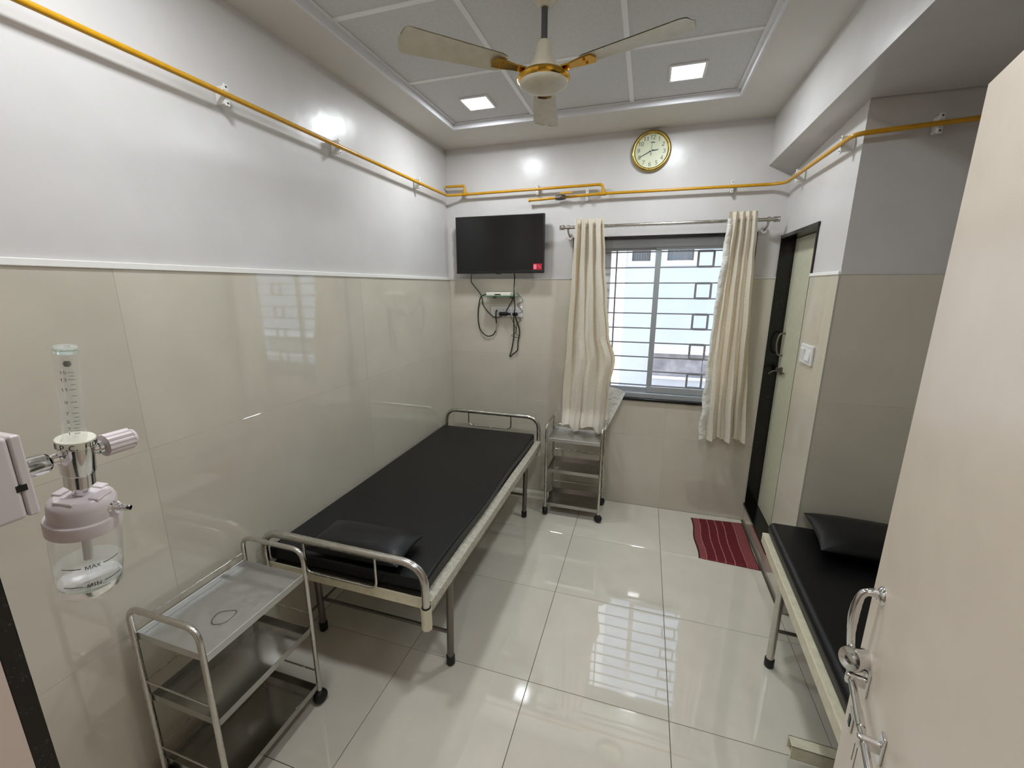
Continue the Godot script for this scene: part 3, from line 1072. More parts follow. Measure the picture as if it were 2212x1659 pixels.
# ------------------------------------------------------------------ ceiling fan
func build_fan() -> void:
	var t := thing("ceiling_fan", "cream ceiling fan with gold ring and three blades", "fan", V(1.132, 2.515, 1.455))
	var b := mb()
	b.lathe([Vector2(0, 0.315), Vector2(0.030, 0.315), Vector2(0.048, 0.305), Vector2(0.046, 0.295), Vector2(0.026, 0.270), Vector2(0.020, 0.263), Vector2(0.0, 0.262)], 28)
	part("canopy", b, M.fan_cream, t)
	b = mb()
	b.tube([V(0, 0.30, 0), V(0, 0.13, 0)], 0.0125, 16)
	part("down_rod", b, M.fan_grey, t)
	b = mb()
	b.lathe([Vector2(0.0, 0.155), Vector2(0.018, 0.155), Vector2(0.026, 0.150), Vector2(0.034, 0.118), Vector2(0.036, 0.102), Vector2(0.041, 0.096), Vector2(0.044, 0.088), Vector2(0.058, 0.066), Vector2(0.066, 0.050), Vector2(0.066, 0.042), Vector2(0.0, 0.041)], 32)
	part("motor_housing", b, M.fan_cream, t)
	b = mb()
	b.lathe([Vector2(0.060, 0.040), Vector2(0.092, 0.037), Vector2(0.101, 0.032), Vector2(0.1045, 0.024), Vector2(0.102, 0.016), Vector2(0.097, 0.010), Vector2(0.094, 0.008)], 40)
	part("gold_ring", b, M.gold, t)
	b = mb()
	b.lathe([Vector2(0.0965, 0.011), Vector2(0.094, 0.003), Vector2(0.084, -0.004), Vector2(0.06, -0.012), Vector2(0.03, -0.016), Vector2(0.0, -0.017)], 40)
	part("bottom_cover", b, M.fan_cream, t)
	for k in 3:
		var phi := deg_to_rad(12.0 + 120.0 * k)
		var dir := V(-sin(phi), 0, -cos(phi))
		var across := dir.cross(Vector3.UP)
		var X := Transform3D(Basis(dir, Vector3.UP, -across), V(0, 0.04, 0))
		# bracket
		b = mb(X)
		var g := PackedVector2Array([Vector2(0.085, -0.020), Vector2(0.12, -0.018), Vector2(0.165, -0.028), Vector2(0.21, -0.030), Vector2(0.222, 0.0), Vector2(0.21, 0.030), Vector2(0.165, 0.028), Vector2(0.12, 0.018), Vector2(0.085, 0.020)])
		b.X = X * Transform3D(Basis(V(1, 0, 0), PI / 2), Vector3.ZERO)
		b.prism(g, -0.004, 0.002)
		var br := part("blade_bracket", b, M.gold, t)
		for sc in [[0.18, -0.014], [0.18, 0.014], [0.105, 0.0]]:
			b = mb(X)
			b.tube([V(sc[0], -0.002, sc[1]), V(sc[0], -0.007, sc[1])], 0.005, 10)
			part("screw", b, M.gold, br)
		# blade: cambered, tapered, pitched
		var rows := []
		for side in [0, 1]:
			rows = []
			for i in 41:
				var s := i / 40.0
				var rr: float = lerp(0.165, 0.56, s)
				var half: float = lerp(0.046, 0.066, s)
				if s > 0.9:
					half *= sqrt(max(0.0, 1.0 - pow((s - 0.9) / 0.101, 4)))
				if s < 0.06:
					half *= 0.75 + 0.25 * s / 0.06
				var row := []
				for j in 9:
					var c := j / 8.0 * 2 - 1
					var y := 0.008 + 0.006 * (1 - c * c) + c * half * 0.16 - (0.0035 if side == 0 else 0.0)
					row.append(V(rr, y, c * half))
				rows.append(row)
			if side == 0:
				b = mb(X)
			b.sheet(rows, side == 0)
		part("blade", b, M.fan_cream, t)

# ------------------------------------------------------------------ things on the back wall
func build_television() -> void:
	var t := thing("television", "black flat television with red sticker on the back wall", "television", V(0.468, 1.84, 0.0))
	var b := mb()
	b.rbox(V(0.468, 2.055, 0.078), V(0.714, 0.426, 0.036), 0.004, 2)
	b.rbox(V(0.468, 2.02, 0.055), V(0.50, 0.30, 0.03), 0.012, 3)
	wpart("case", b, M.black_plastic, t)
	b = mb()
	b.span(0.119, 0.817, 1.866, 2.262, 0.0955, 0.0968, 0.0005)
	wpart("screen", b, M.screen, t)
	b = mb()
	b.rbox(V(0.468, 1.8515, 0.0975), V(0.712, 0.019, 0.004), 0.0015, 2)
	var chin := wpart("chin", b, M.black_plastic, t)
	b = mb()
	b.rbox(V(0.468, 1.841, 0.096), V(0.045, 0.008, 0.006), 0.002, 2)
	part("badge", b, M.screen, chin)
	b = mb()
	b.span(0.744, 0.812, 1.866, 1.911, 0.0968, 0.0975)
	var st := wpart("sticker", b, M.red_label, t)
	b = mb()
	b.span(0.748, 0.770, 1.872, 1.905, 0.0975, 0.0978)
	b.X = Transform3D(Basis(V(0, 0, 1), -0.75), V(0.793, 1.889, 0.09765))
	b.box(Vector3.ZERO, V(0.032, 0.003, 0.0004))
	part("print", b, M.pink_print, st)
	b = mb()
	b.span(0.30, 0.64, 1.97, 2.16, -0.008, 0.008, 0.002)
	b.span(0.36, 0.40, 1.95, 2.18, 0.006, 0.042, 0.002)
	b.span(0.54, 0.58, 1.95, 2.18, 0.006, 0.042, 0.002)
	wpart("wall_bracket", b, M.black_plastic, t)

	# glass shelf and the box on it
	t = thing("wall_shelf", "small green glass shelf under the television", "shelf", V(0.46, 1.665, 0.0))
	b = mb()
	b.span(0.335, 0.61, 1.664, 1.670, 0.0, 0.125, 0.001)
	wpart("glass_plate", b, M.green_glass, t)
	for x in [0.40, 0.545]:
		b = mb()
		b.rbox(V(x, 1.662, 0.012), V(0.022, 0.026, 0.024), 0.004, 2)
		wpart("bracket", b, M.dull_steel, t)
	t = thing("set_top_box", "ivory set top box on the glass shelf", "set top box", V(0.47, 1.670, 0.07))
	b = mb()
	b.rbox(V(0.47, 1.684, 0.065), V(0.205, 0.027, 0.11), 0.006, 3)
	wpart("case", b, M.ivory, t)
	b = mb()
	b.span(0.44, 0.49, 1.677, 1.685, 0.119, 0.1206)
	wpart("display", b, M.screen, t)

	# switch board
	t = thing("socket_board", "white socket board with black plugs below the television", "socket", V(0.504, 1.50, 0.0))
	b = mb()
	b.rbox(V(0.504, 1.543, 0.008), V(0.268, 0.088, 0.016), 0.005, 3)
	wpart("plate", b, M.white_plastic, t)
	for x in [0.425, 0.478, 0.535, 0.585]:
		b = mb()
		b.rbox(V(x, 1.546, 0.017), V(0.044, 0.050, 0.005), 0.002, 2)
		var s := wpart("socket", b, M.white_plastic, t)
		b = mb()
		for h in [[0.0, 0.012], [-0.009, -0.006], [0.009, -0.006]]:
			b.tube([V(x + h[0], 1.546 + h[1], 0.019), V(x + h[0], 1.546 + h[1], 0.0199)], 0.0028, 8)
		part("hole", b, M.black_plastic, s)
	t = thing("power_adapter", "long black power adapter plugged into the middle of the socket board", "plug", V(0.485, 1.527, 0.02))
	b = mb()
	b.rbox(V(0.485, 1.527, 0.036), V(0.075, 0.028, 0.032), 0.010, 4)
	b.rbox(V(0.530, 1.527, 0.034), V(0.03, 0.014, 0.016), 0.005, 3)
	wpart("body", b, M.black_plastic, t)
	t = thing("power_plug", "short black plug at the right end of the socket board", "plug", V(0.588, 1.527, 0.02))
	b = mb()
	b.rbox(V(0.583, 1.527, 0.034), V(0.042, 0.022, 0.028), 0.007, 4)
	wpart("body", b, M.black_plastic, t)
	# cables
	var cab := [
		["thin black lead from the television's left side to the socket board", 0.0035, [V(0.225, 1.8405, 0.06), V(0.213, 1.80, 0.045), V(0.217, 1.765, 0.03), V(0.285, 1.672, 0.012), V(0.30, 1.60, 0.010), V(0.335, 1.545, 0.010), V(0.375, 1.515, 0.022), V(0.40, 1.497, 0.022), V(0.445, 1.50, 0.024), V(0.475, 1.518, 0.03)]],
		["black looped aerial cable hanging left of the socket board", 0.0045, [V(0.375, 1.682, 0.05), V(0.33, 1.678, 0.04), V(0.285, 1.655, 0.025), V(0.262, 1.58, 0.016), V(0.256, 1.48, 0.014), V(0.275, 1.39, 0.014), V(0.33, 1.342, 0.014), V(0.385, 1.352, 0.014), V(0.41, 1.39, 0.014)]],
		["short black aerial lead dropping from the left socket", 0.005, [V(0.425, 1.552, 0.019), V(0.421, 1.545, 0.032), V(0.418, 1.50, 0.03), V(0.420, 1.45, 0.022)]],
		["black lead from the set top box to the long adapter", 0.004, [V(0.56, 1.68, 0.02), V(0.562, 1.662, 0.015), V(0.555, 1.635, 0.02), V(0.525, 1.58, 0.03), V(0.507, 1.545, 0.04)]],
		["long black power cord folded down below the socket board", 0.0045, [V(0.582, 1.8405, 0.06), V(0.584, 1.81, 0.05), V(0.604, 1.72, 0.135), V(0.606, 1.66, 0.135), V(0.590, 1.58, 0.06), V(0.577, 1.52, 0.05), V(0.572, 1.42, 0.03), V(0.566, 1.34, 0.016), V(0.548, 1.24, 0.012), V(0.532, 1.178, 0.012), V(0.560, 1.20, 0.012), V(0.597, 1.235, 0.012), V(0.601, 1.30, 0.012), V(0.614, 1.37, 0.012), V(0.606, 1.43, 0.014), V(0.588, 1.49, 0.03), V(0.583, 1.52, 0.04)]],
		["thin black wire kinked at the right of the set top box", 0.002, [V(0.60, 1.69, 0.05), V(0.62, 1.67, 0.03), V(0.644, 1.63, 0.02), V(0.618, 1.615, 0.02), V(0.597, 1.60, 0.02), V(0.62, 1.575, 0.02), V(0.64, 1.545, 0.026), V(0.61, 1.535, 0.03)]],
		["thin dark wire curled in loops under the socket board", 0.0018, [V(0.54, 1.52, 0.03), V(0.562, 1.46, 0.02), V(0.585, 1.41, 0.012), V(0.575, 1.37, 0.012), V(0.555, 1.36, 0.012), V(0.545, 1.35, 0.012), V(0.565, 1.342, 0.012), V(0.60, 1.338, 0.012), V(0.612, 1.35, 0.012), V(0.585, 1.37, 0.013), V(0.588, 1.42, 0.013), V(0.60, 1.46, 0.013), V(0.622, 1.475, 0.013), V(0.61, 1.505, 0.02)]],
	]
	for c in cab:
		b = mb()
		b.tube(smooth_path(c[2], 7), c[1], 8)
		var o := part("cable", b, M.black_plastic, self)
		tag(o, c[0], "cable", "cables under the television")
	# white joiner on the aerial cable
	b = mb()
	b.tube([V(0.420, 1.452, 0.022), V(0.418, 1.42, 0.019)], 0.0065, 12)
	b.tube([V(0.418, 1.42, 0.019), V(0.412, 1.388, 0.014)], 0.0055, 12)
	var j := part("cable_connector", b, M.chrome, self)
	tag(j, "small silver cable connector joining the aerial leads", "connector")

func build_clock() -> void:
	var c := V(1.542, 2.642, 0.0)
	var t := thing("wall_clock", "round gold rimmed wall clock with pale green dial", "clock", c)
	var X := Transform3D(Basis(V(1, 0, 0), PI / 2), V(0, 0, -0.008))
	var b := mb(X)
	b.lathe([Vector2(0.112, 0.0), Vector2(0.127, 0.004), Vector2(0.130, 0.016), Vector2(0.128, 0.028), Vector2(0.120, 0.035), Vector2(0.112, 0.034), Vector2(0.107, 0.028), Vector2(0.105, 0.022)], 56, 50.0)
	part("rim", b, M.clock_gold, t)
	b = mb(X)
	b.lathe([Vector2(0.108, 0.020), Vector2(0.108, 0.022), Vector2(0.0, 0.022)], 48)
	part("dial", b, M.pale_green, t)
	var roll := deg_to_rad(-4.0)
	for k in range(1, 13):
		var a := TAU * k / 12.0
		var p := V(sin(a) * 0.084, cos(a) * 0.084, 0.0145)
		lettering("numeral", str(k), 0.036, M.grey_print, t, Transform3D(Basis(V(0, 0, 1), roll), p.rotated(V(0, 0, 1), roll)))
	b = mb()
	b.X = Transform3D(Basis(V(0, 0, 1), roll), Vector3.ZERO)
	b.rbox(V(0.004, 0.052, 0.0146), V(0.026, 0.006, 0.001), 0.0004, 1)
	part("maker_mark", b, M.grey_print, t)
	for hnd in [["hour_hand", 80.0, 0.048, 0.005, 0.016], ["minute_hand", 240.0, 0.088, 0.004, 0.018], ["second_hand", 0.0, 0.062, 0.0014, 0.020]]:
		b = mb(Transform3D(Basis(V(0, 0, 1), roll - deg_to_rad(hnd[1])), V(0, 0, hnd[4])))
		b.prism(PackedVector2Array([Vector2(-hnd[3] / 2, -0.014), Vector2(hnd[3] / 2, -0.014), Vector2(hnd[3] * 0.5, hnd[2] * 0.6), Vector2(hnd[3] * 0.18, hnd[2]), Vector2(-hnd[3] * 0.18, hnd[2]), Vector2(-hnd[3] * 0.5, hnd[2] * 0.6)]), 0, 0.0008)
		if hnd[0] == "second_hand":
			b.span(-0.002, 0.002, -0.030, -0.012, 0, 0.0008)
		part(hnd[0], b, M.dark_print if hnd[0] != "second_hand" else M.grey_print, t)
	b = mb(Transform3D(Basis(V(1, 0, 0), PI / 2), V(0, 0, 0.016)))
	b.lathe([Vector2(0.004, 0), Vector2(0.004, 0.007), Vector2(0, 0.008)], 12)
	part("centre_pin", b, M.white_plastic, t)

# ------------------------------------------------------------------ trolleys
func trolley(label: String, at: Vector3, turn: float, D: float, stain: bool) -> void:
	var t := thing("steel_trolley", label, "trolley", at, turn, "three tier steel trolleys")
	var L := 0.205
	var hd := D / 2
	var b: MB
	for s in [-1, 1]:
		b = mb()
		b.tube(bent([V(s * L, 0.062, -hd), V(s * L, 0.735, -hd), V(s * L, 0.735, hd), V(s * L, 0.062, hd)], 0.055, 8), 0.0092, 14)
		part("end_frame", b, M.steel, t)
	var lvl := 0
	for y in [0.632, 0.382, 0.098]:
		b = mb()
		var zi := hd - 0.002
		var xi := L - 0.009
		b.box(V(0, y - 0.022, 0), V(2 * xi, 0.0015, 2 * zi - 0.004))
		b.box(V(0, y - 0.013, zi), V(2 * xi, 0.027, 0.0022), 0.0008)
		b.box(V(0, y - 0.013, -zi), V(2 * xi, 0.027, 0.0022), 0.0008)
		b.box(V(xi, y - 0.013, 0), V(0.0022, 0.027, 2 * zi), 0.0008)
		b.box(V(-xi, y - 0.013, 0), V(0.0022, 0.027, 2 * zi), 0.0008)
		var tray := part("tray", b, M.sheet_steel if lvl == 0 else M.tray_steel, t)
		if lvl == 0 and stain:
			b = mb()
			var ring := []
			for k in 33:
				var a := TAU * k / 32.0
				ring.append(V(-0.045 + 0.036 * cos(a) + 0.004 * sin(3 * a), y - 0.0208, 0.035 + 0.034 * sin(a) + 0.004 * cos(2 * a)))
			for k in 32:
				var c := V(-0.045, y - 0.0208, 0.040)
				var i0: Vector3 = ring[k]
				var i1: Vector3 = ring[k + 1]
				b.quad(i0, i1, i1.lerp(c, 0.10), i0.lerp(c, 0.10), Vector3.UP)
			part("ring_stain", b, M.dull_steel, tray)
		# guard rods at the back and the two ends
		b = mb()
		var gy: float = y + (0.030 if lvl == 0 else 0.062)
		b.tube([V(-L, gy, -hd), V(L, gy, -hd)], 0.0032, 8)
		if lvl > 0:
			for s in [-1, 1]:
				b.tube([V(s * L, gy, -hd), V(s * L, gy, hd)], 0.0032, 8)
		part("guard_rail", b, M.steel, t)
		lvl += 1
	for sx in [-1, 1]:
		for sz in [-1, 1]:
			b = mb()
			b.tube([V(sx * L, 0.078, sz * hd), V(sx * L, 0.050, sz * hd)], 0.0065, 10)
			b.rbox(V(sx * L, 0.043, sz * hd), V(0.034, 0.016, 0.026), 0.005, 2)
			var c := part("castor", b, M.rubber, t)
			b = mb(Transform3D(Basis(V(0, 1, 0), 0.5 * sx + 0.9 * sz) * Basis(V(0, 0, 1), PI / 2), V(sx * L, 0.0295, sz * hd)))
			b.lathe([Vector2(0, -0.018), Vector2(0.020, -0.0185), Vector2(0.027, -0.013), Vector2(0.0295, -0.005), Vector2(0.0295, 0.005), Vector2(0.027, 0.013), Vector2(0.020, 0.0185), Vector2(0, 0.018)], 24)
			part("wheel", b, M.rubber, c)

# ------------------------------------------------------------------ beds
func cushion(c: Vector3, s: Vector3, turn: float, tilt := 0.0) -> MB:
	var b := mb(Transform3D(Basis(V(0, 1, 0), turn) * Basis(V(1, 0, 0), tilt), c))
	for side in [-1.0, 1.0]:
		var g := []
		for i in 25:
			var row := []
			for j in 25:
				var u := sin((i / 24.0 - 0.5) * PI)
				var w := sin((j / 24.0 - 0.5) * PI)
				var hgt: float = pow(max(0.0, (1 - pow(abs(u), 3.0)) * (1 - pow(abs(w), 3.0))), 0.55)
				var px := u * s.x / 2 * (1 - 0.05 * (1 - w * w))
				var pz := w * s.z / 2 * (1 - 0.06 * (1 - u * u))
				var wr := 0.0025 * sin(px * 60 + pz * 35) * hgt * (1 - hgt)
				row.append(V(px, side * hgt * s.y / 2 + wr, pz))
			g.append(row)
		b.sheet(g, side > 0)
	return b

func build_bed() -> void:
	var t := thing("hospital_bed", "steel hospital bed with tubular ends along the left wall", "bed", V(0.45, 0, 1.14))
	var b: MB
	var xa := 0.032
	var xb := 0.862
	var za := 0.245
	var zb := 2.045
	for s in [[xa, xa + 0.045, xa], [xb - 0.045, xb, xb]]:
		b = mb()
		b.span(s[0], s[1], 0.546, 0.550, za, zb, 0.001)
		b.span(s[2] - 0.002, s[2] + 0.002, 0.505, 0.550, za, zb, 0.001)
		wpart("side_rail", b, M.worn_cream, t)
	for z in [za, zb]:
		b = mb()
		b.span(xa, xb, 0.502, 0.550, z - 0.003, z + 0.003, 0.001)
		wpart("end_rail", b, M.cream_steel, t)
	b = mb()
	b.span(xa + 0.004, xb - 0.004, 0.540, 0.543, za, zb)
	wpart("deck", b, M.dull_steel, t)
	for e in [[2.058, 0.052, 0.842, 0.708, 0.272, 0.622, 0.555], [0.232, 0.042, 0.840, 0.742, 0.245, 0.610, 0.625]]:
		b = mb()
		b.tube(bent([V(e[1], 0.50, e[0]), V(e[1], e[3], e[0]), V(e[2], e[3], e[0]), V(e[2], 0.50, e[0])], 0.105, 12), 0.0158, 18)
		var bow := wpart("end_bow", b, M.steel, t)
		b = mb()
		b.tube(bent([V(e[4], e[3], e[0]), V(e[4], e[6], e[0]), V(e[5], e[6], e[0]), V(e[5], e[3], e[0])], 0.035, 6), 0.006, 10)
		part("inner_loop", b, M.steel, bow)
		for x in [e[1], e[2]]:
			b = mb()
			b.tube([V(x, 0.428, e[0]), V(x, 0.522, e[0])], 0.0215, 8)
			wpart("socket", b, M.cream_steel, t)
			b = mb()
			b.tube([V(x, 0.5205, e[0]), V(x, 0.5275, e[0])], 0.0185, 16)
			wpart("collar", b, M.rubber, t)
	for p in [[0.812, 1.812], [0.094, 1.826], [0.788, 0.453], [0.10, 0.453]]:
		b = mb()
		b.tube([V(p[0], 0.03, p[1]), V(p[0] + (0.012 if p[0] > 0.4 else -0.012), 0.545, p[1])], 0.0165, 16)
		var leg := wpart("leg", b, M.dull_steel, t)
		b = mb()
		b.X = Transform3D(Basis.IDENTITY, V(p[0], 0, p[1]))
		b.lathe([Vector2(0, 0), Vector2(0.016, 0.0), Vector2(0.0205, 0.006), Vector2(0.0205, 0.048), Vector2(0.0165, 0.052)], 18)
		part("rubber_foot", b, M.rubber, leg)
	for z in [1.819, 0.453]:
		b = mb()
		b.tube([V(0.095, 0.185, z), V(0.808, 0.185, z)], 0.0085, 12)
		wpart("stretcher", b, M.dull_steel, t)
	b = mb()
	b.tube([V(0.10, 0.20, 0.453), V(0.094, 0.165, 1.90)], 0.0065, 10)
	wpart("long_brace", b, M.dull_steel, t)

	# mattress and pillow lie loose on it
	b = mb(Transform3D(Basis(V(0, 1, 0), 0.010), V(0.428, 0.5825, 1.142)))
	b.rbox(Vector3.ZERO, V(0.782, 0.062, 1.775), 0.013, 3, 24, func(p: Vector3) -> Vector3:
		var e := sin(p.z * 7.0) * 0.004 * (1.0 if p.x > 0.3 else 0.0)
		var top := 1.0 if p.y > 0.0 else 0.0
		return V(p.x + e * 1.2, p.y - top * 0.006 * cos(p.x * 3.6) * cos(p.z * 1.5), p.z))
	var m := part("mattress", b, M.black_vinyl, self)
	tag(m, "thin black vinyl mattress on the left bed, below the television", "mattress")
	var pl := part("pillow", cushion(V(0.475, 0.655, 1.925), V(0.46, 0.085, 0.235), 0.03), M.black_vinyl, self)
	tag(pl, "flat black vinyl pillow at the near end of the left bed", "pillow")

func build_couch() -> void:
	# second bed, half hidden by the entrance door, turned a little
	var at := V(2.237, 0, 1.04)
	var turn := deg_to_rad(-2.1)
	var t := thing("examination_bed", "cream framed examination bed in the alcove behind the open door", "bed", at, turn)
	var b := mb()
	b.span(0.0, 0.032, 0.445, 0.500, 0.0, 1.85, 0.003)
	part("side_rail", b, M.cream_steel, t)
	b = mb()
	b.span(0.80, 0.832, 0.445, 0.500, 0.0, 1.85, 0.003)
	part("side_rail", b, M.cream_steel, t)
	for z in [0.0, 1.82]:
		b = mb()
		b.span(0.032, 0.80, 0.447, 0.498, z, z + 0.03, 0.003)
		part("end_rail", b, M.cream_steel, t)
	b = mb()
	b.span(0.02, 0.815, 0.488, 0.492, 0.01, 1.84)
	part("deck", b, M.dull_steel, t)
	for p in [[0.022, 0.335], [0.805, 0.335], [0.022, 1.55], [0.805, 1.55]]:
		b = mb()
		b.tube([V(p[0], 0.03, p[1]), V(p[0], 0.446, p[1])], 0.0165, 16)
		var leg := part("leg", b, M.steel, t)
		b = mb(Transform3D(Basis.IDENTITY, V(p[0], 0, p[1])))
		b.lathe([Vector2(0, 0), Vector2(0.016, 0.0), Vector2(0.0205, 0.006), Vector2(0.0205, 0.044), Vector2(0.0165, 0.048)], 18)
		part("rubber_foot", b, M.rubber, leg)
	for z in [0.335, 1.55]:
		b = mb()
		b.tube([V(0.022, 0.20, z), V(0.805, 0.20, z)], 0.008, 12)
		part("stretcher", b, M.dull_steel, t)
	# hollow foot bar standing out at the side
	b = mb()
	b.span(-0.025, 0.36, 0.145, 0.149, 0.80, 0.845, 0.001)
	b.span(-0.025, 0.36, 0.095, 0.099, 0.80, 0.845, 0.001)
	b.span(-0.025, 0.36, 0.095, 0.149, 0.841, 0.845, 0.001)
	b.span(-0.025, 0.36, 0.095, 0.149, 0.80, 0.804, 0.001)
	b.span(0.33, 0.36, 0.147, 0.49, 0.805, 0.84, 0.001)
	part("foot_bar", b, M.cream_steel, t)

	b = mb(Transform3D(Basis(V(0, 1, 0), turn), at) * Transform3D(Basis.IDENTITY, V(0.428, 0.534, 0.915)))
	b.rbox(Vector3.ZERO, V(0.815, 0.068, 1.85), 0.028, 5, 4)
	var m := part("mattress", b, M.black_vinyl, self)
	tag(m, "padded black vinyl mattress on the bed in the alcove", "mattress")
	var pl := part("pillow", cushion(V(2.645, 0.624, 1.20), V(0.50, 0.11, 0.34), -0.10), M.black_vinyl, self)
	tag(pl, "plump black vinyl pillow on the alcove bed against the tiled wall", "pillow")

# ------------------------------------------------------------------ mat
func build_mat() -> void:
	var w := 256
	var h := 384
	var im := Image.create(w, h, false, Image.FORMAT_RGB8)
	rng.seed = 19
	var red := Color(0.42, 0.09, 0.13)
	var pale := Color(0.74, 0.48, 0.46)
	for y in h:
		for x in w:
			var u := float(x) / w
			var c := red.lerp(Color(0.34, 0.06, 0.10), rng.randf())
			if (x + y) % 2 == 0:
				c = c.lightened(0.04)
			for s in [0.135, 0.30, 0.45, 0.60, 0.795]:
				if abs(u - s - 0.0018 * sin(y * 0.11)) < 0.0085:
					c = pale.lerp(red, rng.randf() * 0.35)
			if u < 0.125 or u > 0.81:
				var k := sin(y * 0.95 + 2.0 * sin(x * 0.13)) > 0.1
				c = pale.lerp(red, 0.05 + 0.3 * rng.randf()) if k else red.lerp(Color(0.3, 0.05, 0.08), rng.randf())
			if u < 0.02 or u > 0.98:
				c = Color(0.25, 0.06, 0.08)
			im.set_pixel(x, y, c)
	var m := mat(Color.WHITE, 0.95)
	m.albedo_texture = ImageTexture.create_from_image(im)
	var b := mb()
	var g := []
	for i in 25:
		var v := i / 24.0
		var row := []
		for j in 17:
			var u := j / 16.0
			var x: float = lerp(2.022 + 0.006 * sin(v * 9.0), 2.382 + 0.003 * sin(v * 7.0), u)
			var z: float = lerp(lerp(0.085, 0.055, u), lerp(0.600, 0.622, u), v)
			var e: float = 0.004 if (i == 0 or i == 24 or j == 0 or j == 16) else 0.009 + 0.0015 * sin(u * 11 + v * 8)
			row.append(V(x, e, z))
		g.append(row)
	b.sheet(g, false)
	# edge skirt down to the floor
	for i in 24:
		b.quad(g[i][0], g[i + 1][0], V(g[i + 1][0].x, 0.0005, g[i + 1][0].z), V(g[i][0].x, 0.0005, g[i][0].z), Vector3.LEFT, Rect2(0.005, 0, 0.001, 0.001))
		b.quad(g[i][16], g[i + 1][16], V(g[i + 1][16].x, 0.0005, g[i + 1][16].z), V(g[i][16].x, 0.0005, g[i][16].z), Vector3.RIGHT, Rect2(0.995, 0, 0.001, 0.001))
	for j in 16:
		b.quad(g[24][j], g[24][j + 1], V(g[24][j + 1].x, 0.0005, g[24][j + 1].z), V(g[24][j].x, 0.0005, g[24][j].z), Vector3.BACK, Rect2(0.2, 0.5, 0.001, 0.001))
		b.quad(g[0][j], g[0][j + 1], V(g[0][j + 1].x, 0.0005, g[0][j + 1].z), V(g[0][j].x, 0.0005, g[0][j].z), Vector3.FORWARD, Rect2(0.2, 0.5, 0.001, 0.001))
	var o := part("door_mat", b, m, self)
	tag(o, "small maroon woven floor mat with pale stripes before the washroom door", "mat")

